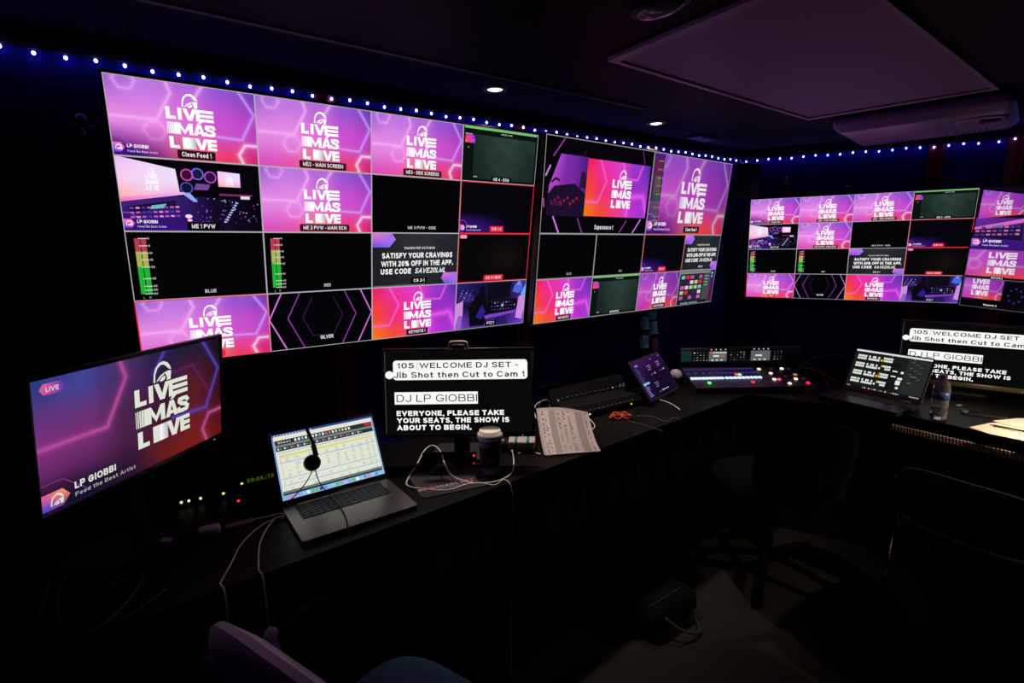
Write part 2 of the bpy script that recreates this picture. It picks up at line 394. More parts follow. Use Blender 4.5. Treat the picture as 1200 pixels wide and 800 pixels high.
    def text(s, body, x, y, cap, mt, z=0.0, width=None, align='C', bold=0.0, slant=0.0, mat=None):
        vs, fs, x0, x1 = textdata(body, bold, slant)
        k = cap / CAP; kx = k if width is None else width / max(1e-6, x1 - x0)
        wd = (x1 - x0) * kx
        ox = x - x0 * kx - {'L': 0, 'C': wd / 2, 'R': wd}[align]
        mp = [s.bm.verts.new((mat @ Vector((ox + v.x * kx, y + v.y * k, z))) if mat else (ox + v.x * kx, y + v.y * k, z)) for v in vs]
        i = s.mi(mt)
        for f in fs:
            try: g = s.bm.faces.new([mp[a] for a in f]); g.material_index = i
            except ValueError: pass
    def build(s, name, parent=None, matrix=None, recalc=False):
        if recalc: bmesh.ops.recalc_face_normals(s.bm, faces=list(s.bm.faces))
        me = bpy.data.meshes.new(name); s.bm.to_mesh(me); s.bm.free()
        for mt in s.mats: me.materials.append(mt)
        o = bpy.data.objects.new(name, me); C.objects.link(o)
        if parent: o.parent = parent
        if matrix is not None: o.matrix_local = matrix
        return o
def tag(o, label, cat, group=None):
    o['label'] = label; o['category'] = cat
    if group: o['group'] = group
    return o
def thing(name, label, cat, matrix, group=None):
    o = bpy.data.objects.new(name, None); C.objects.link(o); o.empty_display_size = 0.05
    o.matrix_world = matrix
    return tag(o, label, cat, group)
def structure(o):
    o['kind'] = 'structure'; return o
def copy_tree(o, parent=None):
    c = o.copy(); C.objects.link(c)
    if parent: c.parent = parent
    for ch in list(o.children): copy_tree(ch, c)
    return c

# common materials
BLACK = surf('black_plastic', (.012, .012, .014), .38, noise=.2, scale=60)
MATTE = surf('matte_black_plastic', (.010, .010, .011), .62, noise=.2, scale=90, bump=.05)
GLASS = surf('dark_screen_glass', (.004, .004, .005), .12)
RUBBER = surf('black_rubber', (.008, .008, .009), .8)
STEEL = surf('brushed_steel', (.45, .45, .47), .3, 1.0, scale=120)
CHROME = surf('chrome', (.8, .8, .82), .1, 1.0)
WHITEP = surf('white_plastic', (.72, .70, .70), .4, noise=.05)
ALU = surf('grey_aluminium', (.21, .185, .175), .36, .85, noise=.06, scale=200)
WHITE = glow((255, 255, 255))
OFFWHITE = glow((236, 238, 232))

# ------------------------------------------------------------------ the room
DESK = EYE - 0.79
CEIL = EYE + 0.59
LEDZ = EYE + 0.53
dl = Vector((.81, .587, 0)).normalized(); nl = Vector((dl.y, -dl.x, 0))
WL0 = Vector((-1.325, 1.48, 0)); WC = Vector((1.49, 3.52, 0)); WB = Vector((2.62, 2.96, 0)); WE = Vector((4.2, .53, 0))
dl = (WC - WL0).normalized(); nl = Vector((dl.y, -dl.x, 0))
dr = (WB - WC).normalized(); nr = Vector((dr.y, -dr.x, 0))
de = (WE - WB).normalized(); ne = Vector((de.y, -de.x, 0))
WS = WL0 - dl * 2.3
B1 = Vector((-1.9, -2.7, 0)); B2 = Vector((3.2, -2.1, 0))
NAVY = surf('navy_wall_carpet', (.006, .005, .14), .95, noise=.5, scale=140, bump=.6, spec=.2)
DARKW = surf('dark_wall_panel', (.006, .006, .012), .9, noise=.3, scale=60, bump=.2)
def wall(name, a, b, mt):
    d = (b - a).normalized(); n = Vector((-d.y, d.x, 0)); t = .08
    bb = MB(); bb.prism([a - d * .0, b + d * .0, b + n * t, a + n * t], -.02, CEIL + .05, mt)
    return structure(bb.build(name))
wall('wall_left', WS, WC, NAVY); wall('wall_front', WC, WB, NAVY); wall('wall_right', WB, WE, NAVY)
wall('wall_rear_right', WE, B2, DARKW); wall('wall_rear', B2, B1, DARKW); wall('wall_rear_left', B1, WS, DARKW)
room = [WS, WC, WB, WE, B2, B1]
CARPET = surf('dark_brown_carpet', (.0118, .0090, .0074), .97, noise=.5, scale=260, bump=.8)
bb = MB(); bb.prism([(p.x, p.y) for p in room], -.06, 0, CARPET); structure(bb.build('floor'))
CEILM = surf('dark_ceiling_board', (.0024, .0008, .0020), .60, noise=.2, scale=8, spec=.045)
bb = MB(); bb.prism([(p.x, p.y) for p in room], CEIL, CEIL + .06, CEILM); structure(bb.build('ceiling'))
# ceiling seam battens
seam = surf('ceiling_seam', (.006, .005, .007), .6)
p0 = on(500, 70, CEIL)
bb = MB(); q0 = p0 - dl * 1.9; q1 = p0 + dl * 1.05
bb.prism([q0, q1, q1 - nl * .018, q0 - nl * .018], CEIL - .004, CEIL + .002, seam); structure(bb.build('trim_1'))
# light hatch panel in the ceiling with its raised lip
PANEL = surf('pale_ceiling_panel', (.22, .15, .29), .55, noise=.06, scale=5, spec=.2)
LIP = surf('lit_panel_lip', (.26, .19, .32), .5)  # lighter than the panel: the lit line along its edge, put into the colour
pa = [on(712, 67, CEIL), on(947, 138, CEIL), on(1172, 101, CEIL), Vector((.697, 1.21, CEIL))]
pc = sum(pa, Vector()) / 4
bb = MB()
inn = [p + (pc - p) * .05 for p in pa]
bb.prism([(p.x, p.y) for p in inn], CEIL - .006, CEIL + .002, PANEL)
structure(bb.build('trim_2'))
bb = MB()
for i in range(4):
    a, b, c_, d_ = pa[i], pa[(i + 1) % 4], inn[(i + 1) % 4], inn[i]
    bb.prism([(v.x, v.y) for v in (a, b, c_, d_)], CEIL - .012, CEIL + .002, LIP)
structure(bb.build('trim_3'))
# red uprights on the walls
RED = surf('red_upright', (.20, .006, .010), .55, noise=.2, scale=30)
k = 4
for base, d, n, ss in ((WL0, dl, nl, (-.13, .83, 1.70, 2.61)), (WC, dr, nr, (1.02, )), (WB, de, ne, (.10, .95))):
    for s_ in ss:
        p = base + d * s_; bb = MB()
        bb.prism([p - d * .035, p + d * .035, p + d * .035 + n * .012, p - d * .035 + n * .012], .02, CEIL - .01, RED)
        bb.prism([p - d * .006, p + d * .006, p + d * .006 + n * .018, p - d * .006 + n * .018], .02, CEIL - .01, RED)
        structure(bb.build('trim_%d' % k)); k += 1
# black header the fairy lights are fixed to
for base, d, n, ln in ((WL0 - dl * .6, dl, nl, (WC - WL0).length + .59), (WC, dr, nr, (WB - WC).length), (WB, de, ne, 1.6)):
    bb = MB(); a = base + d * .01; b = base + d * (ln - .02)
    bb.prism([a, b, b + n * .014, a + n * .014], LEDZ + .012, CEIL, DARKW); structure(bb.build('trim_%d' % k)); k += 1

# ------------------------------------------------------------------ screens
def frame(yaw, tilt, roll=0.0):
    y = radians(yaw); t = radians(tilt)
    a = Vector((cos(y), sin(y), 0)); n = Vector((sin(y), -cos(y), 0))
    up = Vector((0, 0, 1)) * cos(t) + n * sin(t)
    nn = a.cross(up)
    if roll:
        r = radians(roll); a, up = a * cos(r) - up * sin(r), up * cos(r) + a * sin(r)
    return a, up, nn
def screen_matrix(tl, yaw, tilt, W, H, roll=0.0):
    """matrix with origin at the bottom centre of the picture, x right, y up the glass, z out of it"""
    a, up, nn = frame(yaw, tilt, roll)
    o = Vector(tl) + Vector((0, 0, EYE)) + a * (W / 2) - up * H
    mt = Matrix.Identity(4)
    for i in range(3): mt[i][0] = a[i]; mt[i][1] = up[i]; mt[i][2] = nn[i]; mt[i][3] = o[i]
    return mt
LZ = .00035
class Tile(MB):
    """a picture area; u to the right and v upward run 0..1 over it"""
    def __init__(s, x, y, wd, ht):
        super().__init__(); s.x, s.y, s.wd, s.ht = x, y, wd, ht
    def p(s, u, v, L=1): return (s.x + u * s.wd, s.y + v * s.ht, .0006 + L * LZ)
    def quad(s, u0, v0, u1, v1, mt, L=1, uv=None):
        a, b, c_, d = uv or (0, 0, 1, 1)
        s.face([s.p(u0, v0, L), s.p(u1, v0, L), s.p(u1, v1, L), s.p(u0, v1, L)], mt, [(a, b), (c_, b), (c_, d), (a, d)])
    def poly(s, pts, mt, L=1, uv=False):
        us = [p[0] for p in pts]; vs = [p[1] for p in pts]; uvs = None
        if uv: uvs = [((p[0] - min(us)) / (max(us) - min(us)), (p[1] - min(vs)) / (max(vs) - min(vs))) for p in pts]
        s.face([s.p(u, v, L) for u, v in pts], mt, uvs)
    def line(s, pts, wv, mt, L=1):
        for a, b in zip(pts[:-1], pts[1:]):
            ax, ay, z = s.p(a[0], a[1], L); bx, by, _ = s.p(b[0], b[1], L)
            d = Vector((bx - ax, by - ay, 0)); 
            if d.length < 1e-9: continue
            d.normalize(); n = Vector((-d.y, d.x, 0)) * (wv * s.ht / 2); e = d * (wv * s.ht / 3)
            A = Vector((ax, ay, z)) - e; B = Vector((bx, by, z)) + e
            s.face([A - n, B - n, B + n, A + n], mt)
    def disc(s, u, v, rv, mt, L=1, n=16, ku=1.0):
        cx, cy, z = s.p(u, v, L); r = rv * s.ht
        s.face([(cx + r * ku * cos(2 * pi * i / n), cy + r * sin(2 * pi * i / n), z) for i in range(n)], mt)
    def rbox(s, u0, v0, u1, v1, rv, mt, L=1):
        x0, y0, z = s.p(u0, v0, L); x1, y1, _ = s.p(u1, v1, L); r = min(rv * s.ht, (x1 - x0) / 2.01, (y1 - y0) / 2.01); pts = []
        for cx, cy, a0 in ((x1 - r, y1 - r, 0), (x0 + r, y1 - r, pi / 2), (x0 + r, y0 + r, pi), (x1 - r, y0 + r, 1.5 * pi)):
            for i in range(5): a = a0 + i / 4 * pi / 2; pts.append((cx + r * cos(a), cy + r * sin(a), z))
        s.face(pts, mt)
    def txt(s, body, u, v, capv, mt, L=2, width=None, align='C', bold=0.0, slant=0.0):
        x, y, z = s.p(u, v, L)
        s.text(body, x, y, capv * s.ht, mt, z, None if width is None else width * s.wd, align, bold, slant)
    def border(s, mt, wid=.0024, L=6):
        x0, y0, z = s.p(0, 0, L); x1, y1, _ = s.p(1, 1, L); t = wid
        for a in ((x0, y0, x1, y0 + t), (x0, y1 - t, x1, y1), (x0, y0, x0 + t, y1), (x1 - t, y0, x1, y1)):
            s.face([(a[0], a[1], z), (a[2], a[1], z), (a[2], a[3], z), (a[0], a[3], z)], mt)
    # ---- recurring content
    def logo(s, cu=.525, v0=.155, v1=.87, kw=1.0, mt=None, L=3, bell=True):
        mt = mt or WHITE; H = (v1 - v0); hw = .162 * kw * H / .715      # half width in u
        X = lambda t: cu - hw + 2 * hw * t
        rows = [(v0 + H * .530, v0 + H * .745), (v0 + H * .265, v0 + H * .475), (v0, v0 + H * .212)]
        def Lt(t0, t1, a, b, st):
            hh = b - a; s.poly([(X(t0), a), (X(t1), a), (X(t1), a + hh * .26), (X(t0 + st), a + hh * .26), (X(t0 + st), b), (X(t0), b)], mt, L)
        def Vt(t0, t1, a, b):
            c_ = (t0 + t1) / 2; q = .085
            s.poly([(X(t0), b), (X(c_ - .045), a), (X(c_ + .045), a), (X(c_), a + (b - a) * .36), (X(t0 + q), b)], mt, L)
            s.poly([(X(c_ + .045), a), (X(t1), b), (X(t1 - q), b), (X(c_), a + (b - a) * .36)], mt, L)
        a, b = rows[0]; hh = b - a
        Lt(0, .20, a, b, .085)
        s.quad(X(.245), a, X(.325), b, mt, L)
        Vt(.345, .64, a, b)
        s.quad(X(.62), a, X(.70), b, mt, L)
        for k_ in (0, .375, .75): s.quad(X(.66), a + hh * k_, X(1.0), a + hh * (k_ + .25), mt, L)
        a, b = rows[1]; hh = b - a
        xs = 0.0
        for i, wd in enumerate((.014, .02, .026, .034, .05)):
            s.quad(X(xs), a, X(xs + wd), b, mt, L); xs += wd + .016 - i * .003
        t0, t1 = .19, .53; q = .082
        s.quad(X(t0), a, X(t0 + q), b, mt, L); s.quad(X(t1 - q), a, X(t1), b, mt, L)
        mid = (t0 + t1) / 2
        s.poly([(X(t0), b), (X(t0 + q), b), (X(mid), a + hh * .36), (X(mid), a)], mt, L)
        s.poly([(X(t1), b), (X(mid), a), (X(mid), a + hh * .36), (X(t1 - q), b)], mt, L)
        t0, t1 = .54, .79; mid = (t0 + t1) / 2
        s.poly([(X(t0), a), (X(t0 + q), a), (X(mid), a + hh * .72), (X(mid + .042), b), (X(mid - .042), b)], mt, L)
        s.poly([(X(t1 - q), a), (X(t1), a), (X(mid + .042), b), (X(mid), a + hh * .72)], mt, L)
        s.quad(X(t0 + .06), a + hh * .16, X(t1 - .06), a + hh * .36, mt, L)
        s.poly([(X(mid - .03), b + hh * .07), (X(mid + .03), b + hh * .07), (X(mid + .115), b + hh * .30), (X(mid + .025), b + hh * .30)], mt, L)
        sp = [(.99, .72), (.965, .87), (.89, .885), (.825, .86), (.815, .72), (.86, .58), (.94, .48), (.985, .32), (.965, .15), (.89, .115), (.82, .13), (.80, .28)]
        s.line([(X(x), a + hh * y) for x, y in sp], (b - a) * .25, mt, L)
        a, b = rows[2]; hh = b - a
        Lt(.02, .22, a, b, .085)
        s.quad(X(.29), a, X(.42), b, mt, L)
        for i in range(5):
            g = 252 - i * 14; s.quad(X(.42 + i * .03), a, X(.45 + i * .03), b, glow((g, g - 6, g)), L)
        Vt(.555, .83, a, b)
        s.quad(X(.82), a, X(.90), b, mt, L)
        for k_ in (0, .375, .75): s.quad(X(.84), a + hh * k_, X(1.02), a + hh * (k_ + .25), mt, L)
        if bell: s.bell(X(.52), v0 + H * .885, H * .13, mt, L)
    def bell(s, cu, cv, r, mt, L=3):
        k = 9 / 16 * (s.ht * 16) / (s.wd * 9)
        def q(x, y):
            c_, s_ = cos(-.12), sin(-.12); return (cu + (x * c_ - y * s_) * r * k, cv + (x * s_ + y * c_) * r)
        out = [(-1.0, -1.0), (-1.02, -.2), (-.88, .40), (-.48, .86), (.0, 1.0), (.48, .86), (.82, .52), (1.0, .16)]
        inn_ = [(-.80, -1.0), (-.84, -.25), (-.66, .34), (-.30, .66), (.06, .68), (.40, .46), (.66, .24), (.98, .14)]
        for i in range(len(out) - 1):
            s.poly([q(*out[i]), q(*out[i + 1]), q(*inn_[i + 1]), q(*inn_[i])], mt, L)
        s.poly([q(-.66, -1.0), q(-.50, -.66), q(-.20, -.34), q(.20, -.12), q(.20, -.30), q(-.16, -.56), q(-.36, -.80)], mt, L)
        s.poly([q(.20, -.12), q(.60, .02), q(1.0, .04), q(1.0, -.84), q(.52, -.90), q(.56, -.62), q(.42, -.36)], mt, L)
        s.poly([q(-.30, -.96), q(-.10, -.62), q(.22, -.44), q(.38, -.52), q(.30, -.80), q(.02, -.96)], mt, L)
    def caption(s, body, u=.545, v=.045, capv=.060, width=None, back=(34, 10, 26), fore=(240, 240, 240), L=4, wb=None):
        wd = width or .0215 * len(body)
        if back: s.rbox(u - (wb or wd) / 2 - .03, v - capv * .45, u + (wb or wd) / 2 + .03, v + capv * 1.5, .02, glow(back), L)
        s.txt(body, u, v + capv * .08, capv, glow(fore), L + 1, wd, bold=.016)
    def lower_third(s, dim=1.0, L=2, big=1.0):
        f = lambda c: tuple(int(v * dim) for v in c)
        s.quad(0, 0, .62, .42, fade('purple_lower_third_%d' % int(dim * 100), f((58, 18, 124)), 1.5), L)
        s.line([(0, .255), (.06, .255), (.16, .07)], .008, glow(f((170, 90, 220))), L + 1)
        chip = picture('pink_badge', [[(96, 70, 220), (190, 70, 180)], [(225, 110, 215), (250, 120, 170)]])
        s.poly([(0, .05), (.055, .05), (.078, .11), (.055, .17), (0, .17)], chip, L + 2, True)
        s.bell(.042, .112, .036, WHITE, L + 3)
        s.txt('LP GIOBBI', .092, .115, .042, WHITE, L + 3, .135, 'L', .02)
        s.txt('Feed the Beat Artist', .092, .055, .026, glow((215, 205, 230)), L + 3, .19, 'L', .008)
    def meters(s, u0, w=.036, v0=.10, v1=.90, dim=1.0, lab=True):
        f = lambda c: tuple(int(v * dim) for v in c)
        for i in range(2):
            a = u0 + i * (w * 1.15); b = a + w; h = v1 - v0
            s.quad(a, v0, b, v0 + h * .5, glow(f((32, 178, 52))), 2); s.quad(a, v0 + h * .5, b, v0 + h * .77, glow(f((172, 176, 84))), 2)
            s.quad(a, v0 + h * .77, b, v1, glow(f((178, 62, 84))), 2)
            if lab: s.txt('LR'[i], (a + b) / 2, v0 - .07, .03, glow((170, 170, 170)), 2)
        g = glow(f((205, 205, 205)))
        for t, nn in ((0, '60'), (.07, '50'), (.14, '40'), (.28, '30'), (.49, '20'), (.62, '15'), (.74, '10'), (.87, '5'), (1, '0')):
            v = v0 + (v1 - v0) * t; s.quad(u0 + w * .75, v - .006, u0 + w * 2.35, v + .006, g, 3)
            s.txt(nn, u0 + w * 2.45, v - .014, .03, g, 3, None, 'L', .01)

def t_hex(s, cap=None, lower=False, mt=None, capkw=None, lg=None):
    s.quad(0, 0, 1, 1, mt or mat_a(), 0)
    s.logo(**(lg or {}))
    if lower: s.lower_third()
    if cap: s.caption(cap, **(capkw or {}))
def t_black(s, cap, meters=None, dim=1.0):
    s.quad(0, 0, 1, 1, GLASS, 0)
    s.quad(0.01, 0.02, .99, .98, glow((4, 4, 6)), 1)
    if meters: s.meters(.055)
    if cap: s.caption(cap, .55, .07, .052, back=None, fore=(205 * dim, 205 * dim, 205 * dim))
def t_dsm(s, cap='ME 4 - DSM'):
    s.quad(0, 0, 1, 1, glow((12, 17, 18)), 0)
    gm = picture('green_grey_slide', [[(24, 36, 34), (38, 54, 50), (26, 38, 36)], [(30, 44, 40), (44, 62, 56), (32, 48, 44)]], grain=.5)
    s.quad(.14, .06, .97, .86, gm, 1)
    s.quad(.02, .955, .985, .985, glow((104, 214, 96)), 2)
    s.quad(.03, .70, .15, .84, mat_b(), 2); s.quad(.03, .85, .12, .865, glow((170, 170, 170)), 2)
    s.txt('PREVIEW MODE', .56, .90, .026, glow((215, 215, 215)), 2, .15)
    s.disc(.075, .62, .011, glow((180, 180, 180)), 2); s.quad(.15, .085, .20, .10, glow((180, 180, 180)), 2)
    s.caption(cap, .52, .035, .06, back=(8, 12, 12), fore=(232, 232, 232))
def t_cg11(s, cap='CG 1-1', dim=1.0, tally=True):
    s.quad(0, 0, 1, 1, glow((6, 5, 12)), 0)
    gm = picture('violet_corner_glow', [[(66, 30, 140), (50, 22, 110), (20, 10, 50), (7, 5, 14), (6, 5, 12)], [(20, 12, 46), (10, 8, 24), (6, 5, 12), (6, 5, 12), (6, 5, 12)]])
    s.quad(0, 0, 1, .34, gm, 1); s.lower_third(.9)
    s.caption(cap, .50, .06, .062, back=(222, 36, 66), fore=(250, 225, 225))
def t_bug(s, cap='CG 3-1 BUG'):
    s.quad(0, 0, 1, 1, glow((6, 5, 7)), 0)
    gm = picture('brown_haze', [[(6, 5, 7), (7, 6, 7), (9, 8, 8), (7, 6, 7)], [(6, 5, 7), (10, 8, 8), (19, 15, 13), (8, 7, 8)], [(6, 5, 7), (6, 5, 7), (8, 7, 8), (6, 5, 7)]])
    s.quad(0, 0, 1, 1, gm, 1); s.rbox(.02, .90, .11, .97, .03, glow((236, 150, 190)), 2)
    s.caption(cap, .50, .05, .062, back=(224, 38, 62), fore=(250, 215, 220))
def t_offer(s, cap='CG 2-1', dim=1.0):
    gm = picture('dark_grey_slide', [[(30, 32, 38), (38, 40, 46), (32, 32, 40)], [(28, 30, 36), (44, 46, 52), (34, 36, 44)]], grain=.35)
    s.quad(0, 0, 1, 1, gm, 0)
    h1 = picture('pink_blue_badge', [[(120, 80, 220), (150, 110, 240)], [(225, 120, 205), (170, 110, 230)]])
    s.poly([(0, .76), (.02, .74), (.19, .74), (.26, .88), (.215, 1), (0, 1)], h1, 1, True)
    s.poly([(.80, .13), (.83, .23), (1, .24), (1, .02), (.84, .02)], h1, 1, True)
    s.txt('THANKS FOR WATCHING', .53, .70, .045, glow((228, 228, 230)), 2, .36, bold=.012)
    s.txt('SATISFY YOUR CRAVINGS', .52, .535, .10, WHITE, 2, .82, bold=.028)
    s.txt('WITH 20% OFF IN THE APP.', .52, .385, .10, WHITE, 2, .84, bold=.028)
    s.txt('USE CODE', .265, .24, .10, WHITE, 2, .34, bold=.028)
    s.txt('SAVE20LML', .665, .24, .10, WHITE, 2, .37, bold=.012, slant=.3)
    s.caption(cap, .53, .07, .06, back=(10, 10, 12)); s.quad(.02, .018, .60, .03, glow((120, 120, 124)), 3)
def t_silver(s):
    s.quad(0, 0, 1, 1, glow((5, 4, 8)), 0)
    for wd, c_ in ((1.0, ((214, 110, 222), .022)), (.66, ((150, 60, 168), .016)), (.38, ((66, 26, 78), .012))):
        c1, t = c_
        hw = .485 * wd + .01; vh = .62 * wd * 1.45
        s2 = [(.5 + hw * .52, .55 + vh), (.5 + hw, .55), (.5 + hw * .52, .55 - vh)]
        def clip(a, b):
            ps = []
            for (x, y), (x2, y2) in ((a, b), (b, a)):
                if y > .98: tt = (y - .98) / (y - y2); x, y = x + (x2 - x) * tt, .98
                if y < .02: tt = (.02 - y) / (y2 - y); x, y = x + (x2 - x) * tt, .02
                ps.append((x, y))
            return ps
        for f in (1, -1):
            q = [(.5 + (x - .5) * f, y) for x, y in s2]
            s.line(clip(q[0], q[1]), t, glow(c1), 1); s.line(clip(q[1], q[2]), t, glow(c1), 1)
        if wd < .5: s.line([(.5 - hw * .52, .55 - vh), (.5 + hw * .52, .55 - vh)], t, glow(c1), 1)
    s.caption('SILVER', .53, .13, .062, back=None)
def t_stage(s, cap='ME 1 PVW', lower=True):
    s.quad(0, 0, 1, 1, glow((7, 4, 12)), 0)
    fl = picture('stage_floor_glow', [[(46, 18, 90), (40, 22, 96), (20, 10, 40), (8, 5, 14)], [(70, 36, 130), (54, 30, 110), (18, 9, 30), (7, 4, 12)]])
    s.quad(0, 0, 1, .50, fl, 1)
    lit = picture('washed_pink_led_wall', [[(255, 180, 175), (250, 190, 215), (240, 170, 225)], [(250, 205, 240), (242, 212, 248), (236, 220, 250)], [(238, 190, 248), (240, 215, 250), (236, 225, 250)]])
    s.poly([(0, .45), (.40, .555), (.385, .87), (0, 1.0)], lit, 2, True)
    s.poly([(.0, .40), (.44, .53), (.47, .55), (.40, .56), (0, .455)], picture('pink_stage_lip', [[(250, 120, 190), (250, 170, 215)], [(250, 160, 215), (230, 180, 240)]]), 3, True)
    s.poly([(.42, .53), (.47, .55), (.52, .43), (.49, .43)], glow((150, 170, 250)), 3)
    s.logo(.22, .57, .86, .62, glow((255, 250, 255)), 3)
    s.poly([(.04, .34), (.36, .44), (.37, .37), (.06, .25)], glow((28, 16, 52)), 4)
    for r_ in range(3):
        for i in range(9):
            u = .055 + i * .038; v = .305 - r_ * .062 + i * .004
            s.quad(u, v, u + .026, v + .024, glow(random.choice([(196, 96, 176), (230, 150, 200), (120, 70, 190), (70, 60, 170)])), 5)
    s.poly([(.20, .36), (.30, .39), (.28, .33), (.19, .31)], glow((110, 190, 200)), 5)
    for cu, cv, c_ in ((.46, .80, (214, 70, 190)), (.535, .82, (110, 110, 235)), (.625, .785, (190, 70, 210)), (.45, .62, (70, 80, 190))):
        for i in range(10):
            a0 = i / 10 * 2 * pi; a1 = a0 + .42
            s.line([(cu + .040 * cos(a0), cv + .075 * sin(a0)), (cu + .040 * cos(a1), cv + .075 * sin(a1))], .018, glow(c_), 3)
        s.disc(cu, cv, .055, glow(tuple(v * .25 for v in c_)), 2)
    s.poly([(.68, .66), (.845, .66), (.845, .86), (.68, .88)], lit, 3, True); s.logo(.765, .69, .83, .8, WHITE, 4)
    s.poly([(.50, .60), (.60, .60), (.62, .68), (.52, .69)], glow((120, 70, 150)), 3)
    s.quad(.68, .53, .93, .56, glow((120, 40, 96)), 3); s.quad(.84, .49, .91, .535, glow((225, 220, 235)), 4)
    for i in range(70):
        u = random.uniform(.50, .97); v = random.uniform(.10, .48)
        if abs(u - (.80 - v * .1)) < .08 or random.random() < .6:
            s.quad(u, v, u + random.uniform(.005, .014), v + .016, glow(random.choice([(190, 60, 160), (96, 60, 190), (205, 150, 205), (60, 70, 170), (120, 130, 200)])), 3)
    for i in range(9): s.quad(.70 + i * .012, .14 + i * .035, .722 + i * .012, .16 + i * .035, glow((180, 190, 235)), 4)
    s.disc(.445, .22, .028, glow((255, 215, 235)), 4, ku=1.6); s.disc(.45, .165, .02, glow((250, 190, 225)), 4, ku=1.6)
    if lower: s.lower_third()
    if cap: s.caption(cap, .545, .045, .062, back=(6, 4, 10))
def t_ptz(s, cap='PTZ 7'):
    gm = picture('violet_room', [[(120, 60, 190), (70, 40, 130), (60, 30, 120), (110, 60, 200)], [(30, 18, 60), (20, 14, 40), (26, 16, 48), (60, 40, 120)], [(40, 30, 110), (24, 20, 70), (20, 16, 50), (50, 50, 150)]])
    s.quad(0, 0, 1, 1, gm, 0)
    d = glow((12, 8, 20)); b1 = glow((74, 104, 214)); b2 = glow((36, 30, 120)); pk = glow((206, 140, 224)); li = glow((150, 96, 200))
    s.poly([(0, .55), (.10, .62), (.10, .30), (.02, .12), (0, .15)], pk, 1); s.poly([(0, .02), (.08, .02), (.10, .30), (.04, .30)], li, 2)
    s.poly([(.02, .72), (.16, .80), (.26, .70), (.20, .58), (.06, .58)], glow((50, 36, 110)), 1)
    for i in range(16): s.quad(.03 + i * .013, .62 + (i % 5) * .05, .04 + i * .013, .64 + (i % 5) * .05, glow(random.choice([(190, 120, 220), (80, 90, 210), (230, 200, 240)])), 2)
    s.poly([(.20, .05), (.18, .45), (.25, .62), (.34, .78), (.40, .74), (.42, .55), (.46, .40), (.42, .05)], d, 2)
    s.disc(.36, .84, .075, d, 2); s.poly([(.28, .25), (.36, .50), (.42, .35), (.36, .18)], glow((46, 30, 130)), 3)
    s.poly([(.42, .95), (.78, .98), (.76, .62), (.44, .58)], glow((14, 12, 24)), 1)
    s.poly([(.80, .75), (.84, .93), (.93, .95), (.96, .80), (.90, .70)], b1, 2); s.disc(.89, .93, .05, glow((120, 140, 230)), 3)
    s.poly([(.42, .30), (.46, .55), (.86, .60), (.92, .42), (.80, .28)], d, 2)
    for i in range(26): s.quad(.50 + (i % 9) * .042, .36 + (i // 9) * .075, .515 + (i % 9) * .042, .385 + (i // 9) * .075, glow(random.choice([(90, 70, 150), (180, 170, 220), (60, 50, 110), (120, 90, 190)])), 3)
    s.disc(.66, .46, .06, glow((46, 40, 76)), 3); s.disc(.66, .46, .03, glow((190, 180, 220)), 4)
    s.poly([(.40, .26), (.86, .33), (.86, .27), (.42, .18)], glow((126, 66, 190)), 3)
    s.poly([(.56, .0), (.58, .18), (.72, .20), (.74, .0)], glow((44, 24, 96)), 2); s.poly([(.40, .02), (.42, .14), (.54, .15), (.56, .02)], glow((110, 50, 180)), 2)
    s.poly([(.87, .15), (.90, .62), (.99, .72), (1.0, .40), (.97, .10)], pk, 3); s.poly([(.93, .70), (1, .92), (1, .60), (.96, .62)], glow((110, 170, 240)), 4)
    if cap: s.caption(cap, .50, .05, .06, back=(14, 8, 24))
def t_super(s):
    s.quad(0, 0, 1, 1, glow((7, 5, 10)), 0)
    pk = glow((150, 60, 170)); lp = glow((206, 120, 220)); dp = glow((50, 20, 60))
    s.line([(.07, .80), (.15, .98)], .014, pk, 1); s.line([(.30, .80), (.34, .90)], .01, dp, 1)
    s.line([(.88, .98), (.91, .84)], .012, glow((104, 40, 120)), 1)
    s.line([(.02, .60), (.05, .70)], .02, lp, 1); s.line([(.015, .36), (.02, .28)], .02, pk, 1)
    s.line([(.10, .18), (.155, .01)], .020, lp, 1); s.line([(.31, .17), (.36, .01)], .014, pk, 1)
    s.line([(.72, .02), (.78, .16)], .012, pk, 1); s.line([(.86, .02), (.93, .18)], .018, lp, 1)
    lit = picture('lilac_led_wall', [[(90, 34, 120), (70, 28, 110), (40, 20, 80)], [(180, 70, 200), (120, 40, 160), (80, 30, 130)], [(190, 90, 215), (120, 44, 170), (70, 30, 120)]])
    s.poly([(.04, .20), (.37, .20), (.37, .83), (.13, .83), (.05, .50)], lit, 1, True)
    s.poly([(.04, .19), (.37, .19), (.37, .42), (.32, .48), (.26, .54), (.09, .50), (.04, .40)], glow((30, 16, 44)), 2)
    s.poly([(.30, .50), (.31, .66), (.335, .68), (.36, .62), (.37, .5)], glow((40, 20, 62)), 2)
    s.line([(.07, .54), (.10, .58), (.13, .56)], .02, glow((16, 8, 26)), 3)
    for i in range(9): s.quad(.07 + i * .026, .31 + (i % 3) * .03, .085 + i * .026, .34 + (i % 3) * .03, glow((110 + 8 * i, 26, 70)), 3)
    s.txt('LIVE', .08, .30, .05, glow((120, 30, 90)), 3, None, 'L')
    x = Tile(*s.p(.36, .20)[:2], .615 * s.wd, .62 * s.ht)
    x.quad(0, 0, 1, 1, mat_b(), 3); x.logo(.55, .17, .86, 1.0, L=5)
    s.merge(x)
    s.caption('Supersource 1', .56, .05, .05, back=None, width=.18)
